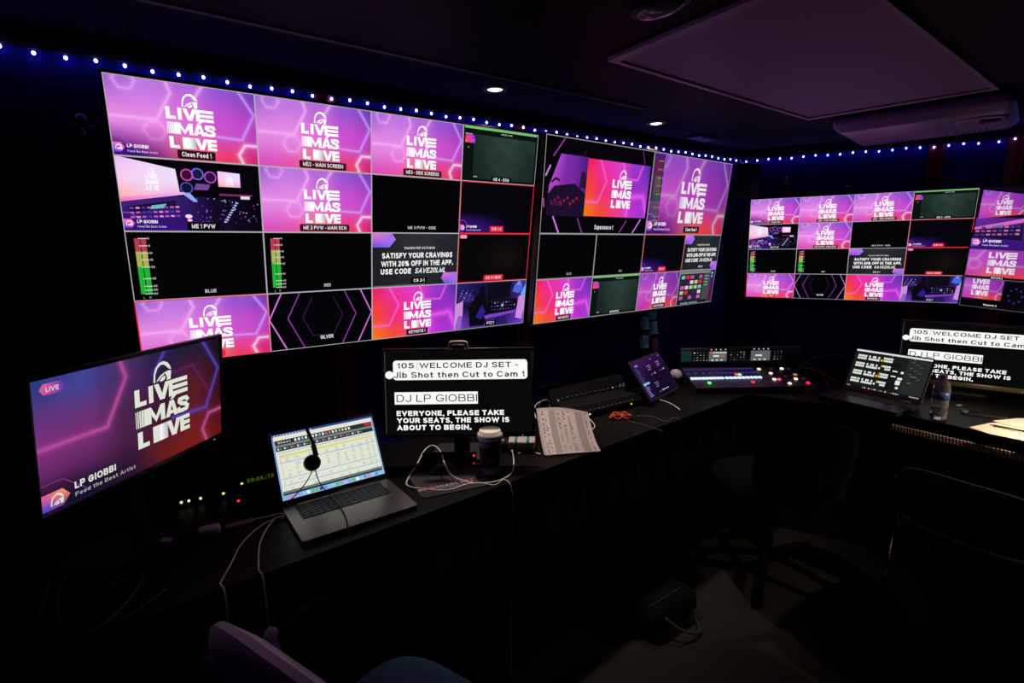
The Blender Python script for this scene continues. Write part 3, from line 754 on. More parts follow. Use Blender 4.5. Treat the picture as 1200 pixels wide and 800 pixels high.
def merge(s, o):
    off = {}
    for v in o.bm.verts: off[v] = s.bm.verts.new(v.co)
    for f in o.bm.faces:
        try: g = s.bm.faces.new([off[v] for v in f.verts])
        except ValueError: continue
        g.material_index = s.mi(o.mats[f.material_index])
        for a, b in zip(g.loops, f.loops): a[s.uvl].uv = b[o.uvl].uv
    o.bm.free()
MB.merge = merge
def t_desktop(s):
    s.quad(0, 0, 1, 1, glow((24, 14, 34)), 0)
    s.poly([(.85, 0), (1, 0), (1, 1), (.85, 1)], picture('red_blue_wallpaper', [[(120, 30, 60), (60, 20, 70)], [(60, 40, 140), (40, 20, 80)]]), 1, True)
    s.quad(.02, .10, .86, .97, glow((30, 40, 40)), 2); s.quad(.02, .90, .86, .97, glow((126, 132, 124)), 3); s.quad(.68, .10, .86, .90, glow((64, 78, 74)), 3)
    cols = [(110, 190, 196), (226, 40, 50), (200, 70, 180), (34, 44, 44), (196, 70, 176), (60, 20, 110), (206, 90, 186), (214, 206, 214), (200, 190, 150), (186, 190, 150)]
    for r_ in range(5):
        for c_ in range(5):
            u = .06 + c_ * .122; v = .755 - r_ * .148
            s.quad(u, v, u + .092, v + .10, glow(cols[(r_ * 3 + c_ * (1 + r_ % 2)) % 10]), 3)
    for i in range(4): s.quad(.71, .80 - i * .09, .82, .83 - i * .09, glow((150, 156, 150)), 4)
    s.quad(.10, .02, .62, .075, glow((40, 44, 56)), 2)
    for i in range(10): s.quad(.12 + i * .048, .03, .15 + i * .048, .068, glow(random.choice([(90, 180, 200), (200, 200, 196), (180, 170, 120), (90, 120, 200)])), 3)
    s.quad(.90, .86, .94, .92, glow((150, 200, 214)), 3); s.quad(.90, .76, .94, .82, glow((130, 180, 196)), 3)
LINE = (176, 172, 178)
def tile(scr, grid, W, H, col, row, cs, rs, fn, label, border=LINE, **kw):
    nc, nr_ = grid; tw, th = W / nc, H / nr_
    t = Tile(-W / 2 + col * tw, H - (row + rs) * th, tw * cs, th * rs)
    fn(t, **kw)
    if border: t.border(glow(border), .0021 * W / 1.44 if border == LINE else .0034 * W / 1.44)
    o = t.build('picture_tile', scr); o['label'] = label
    return o
def wall_tv(label, tl, yaw, tilt, W, roll=0.0, back=.10):
    H = W * 9 / 16
    root = thing('wall_television', label, 'television', screen_matrix(tl, yaw, tilt, W, H, roll), 'televisions on the walls')
    bz = .008
    b = MB()
    for x, y, sx, sy in ((0, H + bz / 2, W + 2 * bz, bz), (0, -bz * .75, W + 2 * bz, bz * 1.5), (-W / 2 - bz / 2, H / 2, bz, H), (W / 2 + bz / 2, H / 2, bz, H)):
        b.box((x, y, -.004), (sx, sy, .016), BLACK, .0015, 1)
    b.build('bezel', root)
    b = MB(); b.box((0, H / 2, -.024), (W + .012, H + .012, .024), MATTE, .006, 2)
    b.box((0, H * .42, -.048), (W * .62, H * .6, .030), MATTE, .012, 2); b.build('housing', root)
    b = MB(); b.face([(-W / 2, 0, 0), (W / 2, 0, 0), (W / 2, H, 0), (-W / 2, H, 0)], GLASS); scr = b.build('screen', root)
    b = MB(); b.box((0, H * .45, -.068), (.40, .26, .012), MATTE, .003, 1)
    b.box((-.13, H * .45, -.078), (.035, .32, .014), MATTE, .003, 1); b.box((.13, H * .45, -.078), (.035, .32, .014), MATTE, .003, 1)
    b.build('wall_mount', root)
    return root, scr, W, H
def multiview(scr, W, H, far=False):
    g = (4, 4); R = (226, 44, 60)
    ma = mat_a()
    T = lambda c_, r_, fn, lab, **k_: tile(scr, g, W, H, c_, r_, 1, 1, fn, lab, **k_)
    T(0, 0, t_hex, 'pink tile captioned Clean Feed 1', cap='Clean Feed 1', lower=True, capkw=dict(u=.545, v=.045, capv=.062, width=.205, back=(52, 12, 30)))
    T(1, 0, t_hex, 'pink tile captioned ME2 - MAIN SCREEN', cap='ME2 - MAIN SCREEN', capkw=dict(width=.36, back=(60, 14, 34)))
    T(2, 0, t_hex, 'pink tile captioned ME3 - SIDE SCREENS', cap='ME3 - SIDE SCREENS', capkw=dict(width=.37, back=(60, 14, 34)))
    T(3, 0, t_dsm, 'dark green tile captioned ME 4 - DSM')
    T(0, 1, t_stage, 'stage camera tile captioned ME 1 PVW')
    T(1, 1, t_hex, 'pink tile captioned ME 2 PVW - MAIN SCN', cap='ME 2 PVW - MAIN SCN', capkw=dict(width=.40, back=(60, 14, 34)))
    T(2, 1, t_black, 'black tile captioned ME 3 PVW - SIDE', cap='ME 3 PVW - SIDE')
    T(3, 1, t_cg11, 'red-bordered tile captioned CG 1-1', border=R)
    T(0, 2, t_black, 'black tile with level meters captioned BLUE', cap='BLUE', meters=True)
    T(1, 2, t_black, 'black tile with level meters captioned RED', cap='RED', meters=True)
    T(2, 2, t_offer, 'dark tile with the offer lettering')
    T(3, 2, t_bug, 'red-bordered tile captioned CG 3-1 BUG', border=R)
    T(0, 3, t_hex, 'red-bordered pink tile captioned GOLD', cap='GOLD', border=(240, 60, 90), capkw=dict(back=(226, 36, 70), fore=(255, 220, 225)))
    T(1, 3, t_silver, 'black tile with purple hexagon outlines captioned SILVER')
    T(2, 3, t_hex, 'orange and pink tile captioned KEYNOTE 1', cap='KEYNOTE 1', mt=mat_b(), capkw=dict(u=.52, width=.20, back=(40, 14, 40)), lg=dict(cu=.52))
    T(3, 3, t_ptz, 'room camera tile captioned PTZ 7')
W65 = 1.439
tv1 = wall_tv('large television at left showing a sixteen-picture grid, above the scrolling-sheet laptop', (-1.051, 1.448, .462), 35.5, 8.7, W65)
multiview(tv1[1], tv1[2], tv1[3])
tv2 = wall_tv('middle television with two big pictures over eight small ones, beside the corner', (.152, 2.264, .464), 37.8, 6.6, W65)
def grid2(scr, W, H):
    g = (4, 4); R = (214, 44, 58); LN = (150, 146, 150)
    T = lambda c_, r_, cs, rs, fn, lab, **k_: tile(scr, g, W, H, c_, r_, cs, rs, fn, lab, **{'border': LN, **k_})
    T(0, 0, 2, 2, t_super, 'big tile captioned Supersource 1')
    def big(s):
        t_hex(s, mt=mat_a_dim(), lower=True, lg=dict(mt=glow((232, 226, 236))))
        s.quad(.01, .03, .125, .985, glow((74, 34, 96)), 2); s.meters(.035, .032, .12, .90, .62, False)
        s.caption('Clean Feed 1', .56, .045, .045, width=.15, back=(52, 20, 40))
    T(2, 0, 2, 2, big, 'big pink tile with level meters captioned Clean Feed 1')
    T(0, 2, 1, 1, t_black, 'black tile captioned BLUE', cap='BLUE', dim=.8); T(1, 2, 1, 1, t_black, 'black tile captioned RED', cap='RED', dim=.8)
    T(2, 2, 1, 1, t_cg11, 'red-bordered tile captioned CG 1-1', border=R); T(3, 2, 1, 1, t_offer, 'dark tile with the offer lettering')
    T(0, 3, 1, 1, t_hex, 'orange and pink tile captioned KEYNOTE 1', cap='KEYNOTE 1', mt=mat_b(), capkw=dict(u=.52, width=.20, back=(40, 14, 40)), lg=dict(cu=.52))
    T(1, 3, 1, 1, t_dsm, 'dark green tile captioned KEYNOTE 2', cap='KEYNOTE 2')
    T(2, 3, 1, 1, t_hex, 'pink tile captioned KEYNOTE BU', cap='KEYNOTE BU', mt=mat_a_dim(), capkw=dict(width=.24, back=(60, 14, 44)))
    T(3, 3, 1, 1, t_desktop, 'tile showing a computer desktop with thumbnails')
grid2(*tv2[1:])
k3 = .765
tv3 = wall_tv('smaller television right of the corner showing the sixteen-picture grid again', (1.984 * k3, 4.419 * k3, .368 * k3), -29.5, 6.2, W65 * k3)
multiview(tv3[1], tv3[2], tv3[3], True)
tv4 = wall_tv('television cut by the right edge of the photo, at right of the second picture grid', (2.487, 2.84, .278), -60, 3, 1.107, 3.5)
def grid4(scr, W, H):
    g = (8, 4)
    T = lambda c_, r_, cs, rs, fn, lab, **k_: tile(scr, g, W, H, c_, r_, cs, rs, fn, lab, **{'border': (90, 86, 92), **k_})
    def a(s):
        s.quad(0, 0, 1, 1, glow((14, 7, 26)), 0)
        s.quad(0, 0, 1, .52, picture('violet_stage_floor', [[(60, 30, 120), (50, 26, 104), (24, 12, 50)], [(100, 40, 150), (70, 30, 120), (24, 12, 40)]]), 1)
        x = Tile(*s.p(.02, .44)[:2], .34 * s.wd, .54 * s.ht); x.poly([(0, .12), (1, .26), (1, .82), (0, 1)], mat_a_dim(), 2, True); x.logo(.52, .24, .82, 1.25, glow((225, 215, 232)), 4); s.merge(x)
        s.poly([(0, .36), (.38, .52), (.42, .50), (.38, .46), (0, .30)], glow((216, 100, 190)), 3); s.poly([(.12, .37), (.22, .42), (.20, .36), (.10, .34)], glow((60, 120, 180)), 4)
        s.poly([(.0, .32), (.36, .42), (.37, .16), (0, .20)], glow((28, 14, 52)), 4)
        for r_ in range(3):
            for i in range(8): s.quad(.02 + i * .042, .22 + r_ * .06 + i * .004, .05 + i * .042, .25 + r_ * .06 + i * .004, glow(random.choice([(150, 70, 140), (190, 110, 170), (80, 50, 140)])), 5)
        for cv in (.84, .66): s.disc(.45, cv, .085, glow((150, 60, 180)), 2); s.disc(.45, cv, .06, glow((40, 24, 90)), 3)
        s.disc(.42, .20, .035, glow((236, 150, 200)), 4); s.lower_third(); s.caption('PGM', .55, .05, .05, back=(8, 6, 12))
    T(0, 0, 4, 2, a, 'big stage camera tile', border=(20, 16, 24))
    def b(s):
        s.quad(0, 0, 1, 1, glow((10, 6, 12)), 0); s.quad(0, .08, 1, 1, mat_a_dim(), 1, (.2, .05, .9, .75)); s.logo(.52, .20, 1.16, .95, glow((226, 216, 232)), 3, False)
        s.caption('ROTATE 2', .50, .02, .06, back=(10, 8, 10), width=.17)
    T(4, 0, 4, 2, t_black, 'big black tile', cap=None); T(2, 2, 2, 1, t_hex, 'pink tile', mt=mat_a_dim()); T(4, 2, 4, 1, t_black, 'wide upper black tile', cap=None)
    T(0, 2, 2, 1, b, 'pink cropped picture tile', border=(70, 66, 72))
    def c_(s):
        s.quad(0, 0, 1, 1, glow((8, 6, 10)), 0); s.quad(.02, .30, .62, .98, mat_a_dim(), 1, (0, 0, 1, .8)); s.logo(.28, .42, 1.18, .75, glow((226, 216, 232)), 3, False)
        for i in range(8):
            q = i / 8 * 2 * pi; s.quad(.80 + .10 * cos(q), .48 + .24 * sin(q), .83 + .10 * cos(q), .53 + .24 * sin(q), glow((44, 44, 150)), 2)
        s.caption('Keynote 2', .48, .08, .06, back=None, width=.2)
    T(0, 3, 2, 1, c_, 'dark tile with a small pink picture')
    T(2, 3, 2, 1, t_black, 'black tile', cap=None); T(4, 3, 4, 1, t_black, 'wide black tile', cap=None)
grid4(*tv4[1:])

# ------------------------------------------------------------------ desktop monitors
def monitor(label, tl, yaw, tilt, W, bz=.010, chin=.016, stand='arm', edge=None):
    H = W * 9 / 16; M = screen_matrix(tl, yaw, tilt, W, H)
    a, up, nn = frame(yaw, tilt)
    foot = M @ Vector((0, 0, -.10)); foot.z = DESK
    root = thing('desktop_monitor', label, 'monitor', yawmat(foot, yaw), 'monitors on the desk')
    rel = root.matrix_world.inverted() @ M
    em = edge or BLACK
    b = MB()
    for x, y, sx, sy in ((0, H + bz / 2, W + 2 * bz, bz), (0, -chin / 2, W + 2 * bz, chin), (-W / 2 - bz / 2, H / 2, bz, H), (W / 2 + bz / 2, H / 2, bz, H)):
        b.box((x, y, -.003), (sx, sy, .014), em, .0012, 1)
    b.build('bezel', root, rel)
    b = MB(); b.box((0, H / 2 - .003, -.021), (W + .01, H + .014, .026), MATTE, .006, 2); b.box((0, H / 2, -.042), (W * .5, H * .55, .02), MATTE, .008, 2); b.build('housing', root, rel)
    b = MB(); b.face([(-W / 2, 0, 0), (W / 2, 0, 0), (W / 2, H, 0), (-W / 2, H, 0)], GLASS); scr = b.build('screen', root, rel)
    for x in range(5):
        pass
    b = MB()
    for x in range(4): b.box((W * .30 + x * .018, -chin * .62, .0045), (.009, .003, .002), BLACK)
    b.box((W * .30 + 4 * .018, -chin * .62, .0045), (.003, .003, .002), glow((190, 190, 170), .6)); b.build('control_buttons', root, rel)
    top = rel @ Vector((0, H * .45, -.055))
    b = MB(); b.box((0, top.y + .018, top.z / 2 + .006), (.060, .018, top.z), MATTE, .004, 1); b.box((0, top.y + .0, top.z), (.07, .05, .07), MATTE, .004, 1); b.build('stand', root)
    b = MB(); b.slab((0, .03, .006), (.23, .17, .012), MATTE, .03, .002); b.build('base', root)
    return root, scr, W, H
m1 = monitor('tilted monitor at far left filled by one blue and red slide', (-.966, 1.011, -.251), 80.2, 5.6, .531)
t = Tile(-m1[2] / 2, 0, m1[2], m1[3]); pw = glow((222, 226, 214))
t.quad(0, 0, 1, 1, mat_c(), 0); t.logo(.60, .20, .90, 1.0, pw, 3)
t.poly([(.03, .925), (.045, .885), (.115, .885), (.13, .925), (.115, .965), (.045, .965)], picture('live_badge', [[(210, 80, 140), (110, 60, 170)], [(220, 100, 150), (90, 60, 170)]]), 2, True); t.txt('LIVE', .08, .905, .035, glow((235, 200, 225)), 3, .05, bold=.02)
t.quad(0, 0, .70, .30, fade('navy_lower_third', (26, 18, 44), 1.6), 1); t.line([(0, .235), (.09, .235), (.20, .06)], .006, glow((120, 60, 130)), 2)
t.poly([(0, .035), (.085, .035), (.115, .10), (.085, .165), (0, .165)], picture('orange_blue_badge', [[(60, 70, 190), (150, 60, 120)], [(220, 90, 150), (250, 150, 60)]]), 3, True)
t.bell(.062, .10, .045, pw, 4); t.txt('LP GIOBBI', .135, .115, .055, pw, 4, .19, 'L', .03); t.txt('Feed the Beat Artist', .135, .055, .032, glow((170, 168, 170)), 4, .29, 'L', .008)
t.build('picture', m1[1])

def prompter(t):
    t.quad(0, 0, 1, 1, glow((9, 9, 9)), 0); w_ = glow((250, 251, 246)); k_ = glow((14, 14, 14))
    g = glow((58, 58, 66)); t.quad(0, .0, .006, 1, g, 1)
    t.rbox(.058, .652, .972, .89, .04, w_, 1); t.disc(.032, .715, .048, w_, 2, ku=1.05)
    t.txt('105', .143, .795, .066, k_, 2, .115, bold=.012); t.quad(.218, .77, .222, .89, glow((196, 196, 190)), 2)
    t.txt('WELCOME DJ SET -', .572, .795, .066, k_, 2, .67, bold=.012)
    t.txt('Jib Shot then Cut to Cam 1', .507, .68, .068, k_, 2, .89, bold=.012)
    t.quad(.064, .355, .632, .505, w_, 1); t.txt('DJ LP GIOBBI', .352, .385, .088, k_, 2, .55, bold=-.006)
    for i, (s_, x) in enumerate((('EVERYONE, PLEASE TAKE', .735), ('YOUR SEATS, THE SHOW IS', .77), ('ABOUT TO BEGIN.', .51))):
        t.txt(s_, .075, .215 - i * .088, .062, w_, 2, x, 'L', .036)
m2 = monitor('cue text monitor standing behind the coffee cup', (-.462, 1.844, -.361), -.3, -7, .531, edge=surf('worn_black_bezel', (.03, .028, .03), .3))
t = Tile(-m2[2] / 2, 0, m2[2], m2[3]); prompter(t); t.build('picture', m2[1])
m3 = monitor('second cue text monitor, at right behind the water bottle', (2.110, 2.771, -.414), -37, 0, .531, edge=surf('warm_lit_bezel', (.10, .075, .06), .35), chin=.024)  # warm lamp light on the bezel is put into its brown colour
t = Tile(-m3[2] / 2, 0, m3[2], m3[3]); prompter(t); t.build('picture', m3[1])

# ------------------------------------------------------------------ worktop and skirts
TOPM = surf('black_laminate', (.0026, .0023, .0020), .45, noise=.25, scale=30, spec=.16)
DRAPE = surf('black_drape', (.0022, .0022, .0030), .95, noise=.2, scale=40, spec=.05)
e0 = Vector((-1.55, .43)); e1 = Vector((1.26, 2.705)); e2 = Vector((1.78, 2.405)); e3 = Vector((2.62, 1.17))
g_ = .015
def off(p, n): return Vector((p.x, p.y)) + Vector((n.x, n.y)) * g_
w0 = WL0 + dl * (-.65)
poly = [e0, e1, e2, e3, Vector((3.66, 1.30)), off(WB, (nr + ne) * .8), off(WC, (nl + nr) * .8), off(w0, nl), Vector((w0.x - .1, w0.y - .35))]
b = MB(); b.prism([(p.x, p.y) for p in poly], DESK - .03, DESK, TOPM)
wt = b.build('worktop'); tag(wt, 'long black worktop running round the room under all the screens', 'worktop')
def drape(name, a, c_, lab):
    d = (c_ - a); ln = d.length; d.normalize(); n = Vector((d.y, -d.x)); b = MB(); N = int(ln / .012)
    R = []
    for i in range(N + 1):
        s_ = i / N * ln; wv = .010 * sin(s_ * 38) + .006 * sin(s_ * 91 + 1)
        R.append((a + d * s_ + n * (-.05 + wv), a + d * s_ + n * (-.02 + 1.5 * wv)))
    bm_ = bmesh.new(); T_ = [(bm_.verts.new((p.x, p.y, DESK - .032)), bm_.verts.new((q.x, q.y, .004))) for p, q in R]
    for p, q in zip(T_[:-1], T_[1:]): bm_.faces.new((p[0], q[0], q[1], p[1]))
    b.add(bm_, DRAPE, None, True); o = b.build(name)
    o.modifiers.new('thickness', 'SOLIDIFY').thickness = .003
    tag(o, lab, 'drape', 'drapes under the worktop')
drape('desk_drape', e0 + Vector((.02, .02)), e1, 'black drape hanging under the left run of the worktop')
drape('desk_drape', e2, e3, 'black drape hanging under the right run of the worktop')
# cabinet under the corner
b = MB(); cb = [e1 + Vector((.02, .07)), e2 + Vector((0, .07)), e2 + Vector((.1, .4)), e1 + Vector((.1, .4))]
b.prism(cb, .005, DESK - .032, DARKW); o = b.build('corner_pedestal'); tag(o, 'dark pedestal carrying the corner of the worktop', 'pedestal')

# ------------------------------------------------------------------ laptops
def laptop(label, tl, yaw, tilt, W, H, body, keys_m, fill, depth, lid_b=.008, bot_b=.014, thick=.016, sidew=.0):
    """tl = top left of the picture; tilt negative = leaning back"""
    M = screen_matrix(tl, yaw, tilt, W, H); BW = W + 2 * lid_b + sidew
    hinge = M @ Vector((0, -bot_b, -.004)); root = thing('laptop', label, 'laptop', yawmat((hinge.x, hinge.y, DESK), yaw), 'laptops on the desk')
    rel = root.matrix_world.inverted() @ M
    hz = (rel @ Vector((0, -bot_b, 0))).z
    b = MB(); b.slab((0, H / 2 + (lid_b - bot_b) / 2, -.0042), (BW, H + lid_b + bot_b, .0068), body, .010, .001); b.build('lid', root, rel)
    b = MB(); b.slab((0, H / 2 + (lid_b - bot_b) / 2, -.0004), (BW - .003, H + lid_b + bot_b - .003, .0006), BLACK, .009); b.build('screen_bezel', root, rel)
    b = MB(); b.face([(-W / 2, 0, .0003), (W / 2, 0, .0003), (W / 2, H, .0003), (-W / 2, H, .0003)], GLASS); scr = b.build('screen', root, rel)
    t = Tile(-W / 2, 0, W, H); fill(t); t.build('picture', scr)
    th = max(.012, hz - .002)
    b = MB(); b.slab((0, -depth / 2, th / 2 + .001), (BW, depth, th - .001), body, .012, .0015); base = b.build('base', root)
    b = MB(); b.tube([(-BW * .38, -.002, th + .001), (BW * .38, -.002, th + .001)], .0045, BLACK, 10, 1); b.build('hinge', root)
    kw, kd = BW * .80, depth * .42; ky = -depth * .06
    b = MB(); b.slab((0, ky - kd / 2, th + .0007), (kw, kd, .0010), BLACK, .004); kb = b.build('keyboard', root)
    b = MB()
    for r_ in range(6):
        n = 14 if r_ else 14; kh = kd / 6.4
        x = -kw / 2 + .003
        lay = [1] * 14 if r_ not in (5,) else [1, 1, 1, 1.3, 5.2, 1.3, 1, .9, .9, .9]
        tot = sum(lay); u_ = (kw - .006) / tot
        for q in lay:
            if r_ == 0 and False: pass
            b.box((x + q * u_ / 2, ky - .004 - kh * (r_ + .5), th + .0018), (q * u_ - .0025, kh - .0028, .0013), keys_m, .0004, 1); x += q * u_
    ko = b.build('keys', kb); ko['kind'] = 'stuff'
    b = MB(); b.slab((0, -depth * .76, th + .0006), (BW * .46, depth * .40, .0006), surf('trackpad_' + body.name, (.19, .168, .160) if body is ALU else (.02, .02, .022), .34, .85 if body is ALU else 0), .004); b.build('trackpad', root)
    return root, rel, th
def sheet_screen(t):
    t.quad(0, 0, 1, 1, picture('blue_desktop_edge', [[(128, 176, 222), (150, 190, 230)], [(110, 140, 196), (120, 150, 200)]]), 0)
    bg = glow((226, 230, 212)); dk = glow((40, 48, 50)); gr = glow((120, 132, 136)); bl = glow((176, 196, 220)); ye = glow((222, 216, 120)); ln = glow((196, 202, 192)); tx = glow((150, 158, 156)); or_ = glow((226, 196, 130))
    t.quad(0, .965, 1, 1, glow((46, 70, 140)), 1); t.quad(.015, .07, .985, .965, bg, 1)
    for i in range(13): t.quad(.02 + i * .028, .972, .037 + i * .028, .986, glow((190, 200, 230)), 2)
    t.quad(.02, .83, .98, .90, dk, 2); t.quad(.02, .795, .98, .83, gr, 2); t.quad(.02, .735, .98, .795, dk, 2)
    t.txt('Sheet', .045, .85, .03, glow((230, 230, 230)), 3, .12, 'L')
    for i in range(17): t.quad(.20 + i * .033, .845, .22 + i * .033, .885, glow(random.choice([(226, 228, 224), (226, 228, 224), (200, 120, 110), (120, 180, 190), (214, 204, 130)])), 3)
    t.rbox(.90, .845, .975, .89, .02, glow((196, 40, 50)), 3)
    for i in range(14): t.quad(.035 + i * .06, .752, .05 + i * .06, .782, glow(random.choice([(220, 120, 110), (226, 226, 220), (200, 205, 110), (210, 214, 210)])), 3); t.quad(.055 + i * .06, .76, .08 + i * .06, .774, glow((130, 136, 138)), 3)
    for v in (.70, .545, .30, .20): t.quad(.03, v, .965, v + .018, bl, 2)
    t.quad(.05, .64, .965, .672, ye, 2); t.quad(.04, .64, .08, .672, or_, 3)
    v = .62
    while v > .11:
        if all(abs(v - q) > .022 for q in (.70, .545, .30, .20)):
            t.quad(.03, v - .012, .965, v - .011, ln, 2)
            t.quad(.04, v - .005, .05, v + .003, glow((214, 130, 90)), 3)
            for c_ in (.09, .17, .30, .46, .56, .64, .72, .80, .88, .93):
                if random.random() < .8: t.quad(c_, v - .004, c_ + random.uniform(.02, .06 if c_ in (.30, .17) else .035), v + .003, tx, 3)
        v -= .0255
    t.quad(.015, .095, .985, .125, gr, 2); t.quad(.015, .07, .985, .098, dk, 2); t.quad(.015, .118, .985, .128, dk, 3); t.quad(.60, .10, .63, .12, glow((190, 50, 50)), 3)
    for i in range(22): t.rbox(.06 + i * .04, .012, .09 + i * .04, .06, .012, glow(random.choice([(240, 240, 244), (96, 190, 110), (90, 150, 230), (60, 64, 72), (230, 130, 140), (170, 150, 220), (150, 200, 230)])), 2)
mbp, mbp_rel, mbp_th = laptop('silver laptop with a spreadsheet on its screen, a headset hung over its lid', (-.770, 1.575, -.5755), 36, -27, .3317, .2073, ALU, BLACK, sheet_screen, .2407, .0075, .018)
b = MB(); b.box((0, -.0075, mbp_th + .0012), (.255, .007, .0008), glow((86, 78, 74), .7)); o = b.build('touch_strip', mbp); o['label'] = 'thin lit strip above the keys'
def cue_screen(t):
    t.quad(0, 0, 1, 1, glow((26, 28, 28)), 0); w_ = glow((226, 232, 226)); t.quad(0, .955, 1, 1, glow((214, 226, 222)), 1)
    t.quad(.72, .06, 1, .93, glow((38, 41, 41)), 1); t.quad(.50, .08, .64, .78, glow((20, 21, 21)), 1)
    for r_ in range(4):
        v = .82 - r_ * .205
        for row in range(2):
            vv = v - row * .066
            for c_ in range(12):
                if c_ == 5 or (row == 0 and c_ in (7, )) or c_ == 10 and row == 0: continue
                t.quad(.045 + c_ * .0255, vv, .067 + c_ * .0255, vv + .052, w_, 2)
        yl = glow((226, 200, 60)); rd = glow((206, 40, 40))
        for c_ in range(5):
            t.quad(.40 + c_ * .0255, v + .012, .422 + c_ * .0255, v + .062, w_ if not (c_ == 0 and r_ in (1, 3)) else yl, 2)
            if r_ in (0, 2) or c_ > 1: t.quad(.40 + c_ * .0255, v - .052, .422 + c_ * .0255, v - .002, w_ if c_ else yl, 2)
        t.quad(.365, v - .052, .39, v - .004, yl if r_ in (0, 2) else w_, 2)
        if r_ == 2: t.quad(.385, v + .01, .415, v + .055, rd, 3)
        if r_ == 3: t.quad(.12, v - .004, .15, v + .045, glow((60, 200, 70)), 3)
    for u, v, w1, h in ((.56, .56, .065, .03), (.67, .54, .035, .055), (.56, .43, .065, .03), (.65, .38, .06, .06), (.64, .25, .06, .11), (.66, .15, .035, .055)): t.quad(u, v, u + w1, v + h, w_, 2)
    for i in range(9): t.quad(.76 + (i % 3) * .06, .86 - i * .05, .80 + (i % 3) * .06, .872 - i * .05, glow((96, 100, 98)), 2)
    t.quad(.79, .50, .88, .515, glow((110, 112, 110)), 2); t.quad(.78, .34, .83, .355, glow((120, 122, 120)), 2)
    for x in (.20, .49): t.disc(x + .3, .935, .008, w_, 2)
    t.quad(0, 0, 1, .055, glow((16, 18, 20)), 2)
    for i in range(18): t.quad(.24 + i * .028, .012, .258 + i * .028, .042, glow(random.choice([(70, 150, 210), (210, 110, 60), (200, 204, 204), (70, 90, 170), (60, 60, 64)])), 3)
    t.quad(.02, .02, .07, .04, glow((150, 152, 150)), 3); t.quad(.86, .018, .98, .04, glow((170, 172, 170)), 3)
lap2, _, _ = laptop('black laptop with rows of white key blocks on screen, left of the water bottle', (1.872, 2.765, -.560), -60, -25, .345, .208, surf('dark_blue_black_laptop', (.012, .012, .020), .4), BLACK, cue_screen, .235, .008, .020)
b = MB(); b.box((.10, -.205, .0225), (.030, .020, .0010), glow((60, 40, 120), .6)); o = b.build('glowing_sticker', lap2); o['label'] = 'small violet sticker with an added glow'  # sticker given its own glow in place of light falling on it

# touch screen of the mixer: a tablet leaning on a stand
def touch_screen(t):
    t.quad(0, 0, 1, 1, picture('violet_touch_page', [[(34, 20, 66), (20, 10, 36), (18, 9, 34), (22, 12, 40)], [(44, 24, 84), (30, 12, 48), (24, 10, 40), (26, 12, 46)], [(50, 26, 90), (58, 20, 70), (50, 16, 66), (40, 18, 70)]]), 0)
    g = glow((146, 136, 176)); d = glow((86, 74, 120)); w_ = glow((200, 196, 214))
    t.txt('Mixer', .07, .86, .05, w_, 2, .1, 'L')
    for i in range(17):
        v = .80 - i * .046
        if i == 9: t.quad(.04, v - .02, .24, v + .03, glow((140, 190, 222)), 2); continue
        t.quad(.05, v, .05 + random.uniform(.05, .12), v + .018, g if i > 9 else d, 2)
    for u, v in ((.40, .72), (.72, .74), (.36, .26)):
        for i in range(3): t.quad(u + (i % 2) * .03, v + .06 - i * .05, u + .14 - i * .02, v + .075 - i * .05, g, 2)
        t.quad(u, v - .19, u + .03, v - .16, d, 2); t.quad(u + .14, v - .18, u + .17, v - .14, w_, 2); t.quad(u + .05, v - .17, u + .10, v - .16, g, 2)
    t.quad(.52, .09, .72, .105, w_, 2); t.quad(.42, .08, .50, .095, d, 2); t.quad(.90, .94, .96, .955, g, 2); t.quad(.60, .92, .66, .935, g, 2)
M = screen_matrix((.600, 2.600, -.588), 50, -35, .34, .212); fr = M @ Vector((0, .06, -.06)); fr.z = DESK
tb = thing('tablet', 'purple-lit touch screen leaning back below the sticky notes', 'tablet', yawmat(fr, 50)); rel = tb.matrix_world.inverted() @ M
b = MB(); b.slab((0, .106, -.006), (.36, .232, .011), BLACK, .012, .001); b.build('case', tb, rel)
t = Tile(-.17, 0, .34, .212); touch_screen(t); t.build('screen', tb, rel)
b = MB(); low = (rel @ Vector((0, .0, -.012))); hi = (rel @ Vector((0, .15, -.012)))
b.tube([hi + Vector((-.07, 0, 0)), (-.07, hi.y + .045, .004)], .005, STEEL, 8, 1); b.tube([hi + Vector((.07, 0, 0)), (.07, hi.y + .045, .004)], .005, STEEL, 8, 1)
b.box((0, low.y + .01, .010), (.2, .05, .016), BLACK, .003, 1); b.build('stand', tb)

# ------------------------------------------------------------------ headset over the laptop lid
Mm = mbp.matrix_world @ mbp_rel
a_, up_, nn_ = (Mm.to_3x3() @ Vector(v) for v in ((1, 0, 0), (0, 1, 0), (0, 0, 1)))
scr_o = Mm @ Vector((0, 0, 0))
def onlid(px, py, fwd): return onplane(px, py, scr_o + nn_ * fwd, nn_)
cupc = onlid(366, 542, .020)
hs = thing('headset', 'black single-ear headset hung over the laptop lid', 'headset', Matrix.Translation(cupc))
inv = hs.matrix_world.inverted()
band = [onlid(352, 497, -.020), onlid(357, 499, .004), onlid(362, 508, .012), onlid(367, 520, .016), onlid(369, 530, .018)]
b = MB(); b.tube([inv @ p for p in band], .0055, RUBBER, 8, 6); b.build('headband', hs)
b = MB(); b.tube([inv @ p for p in (onlid(367, 521, .016), onlid(370.5, 534, .018))], .0085, MATTE, 8, 1); b.build('slider', hs)
Rm = Matrix.Identity(4)
for i in range(3): Rm[i][0] = a_[i]; Rm[i][1] = up_[i]; Rm[i][2] = nn_[i]
b = MB(); b.lathe([(.001, -.013), (.022, -.013), (.026, -.009), (.026, .004), (.022, .009), (.010, .011), (.001, .011)], MATTE, Rm, 26); b.build('ear_cup', hs)
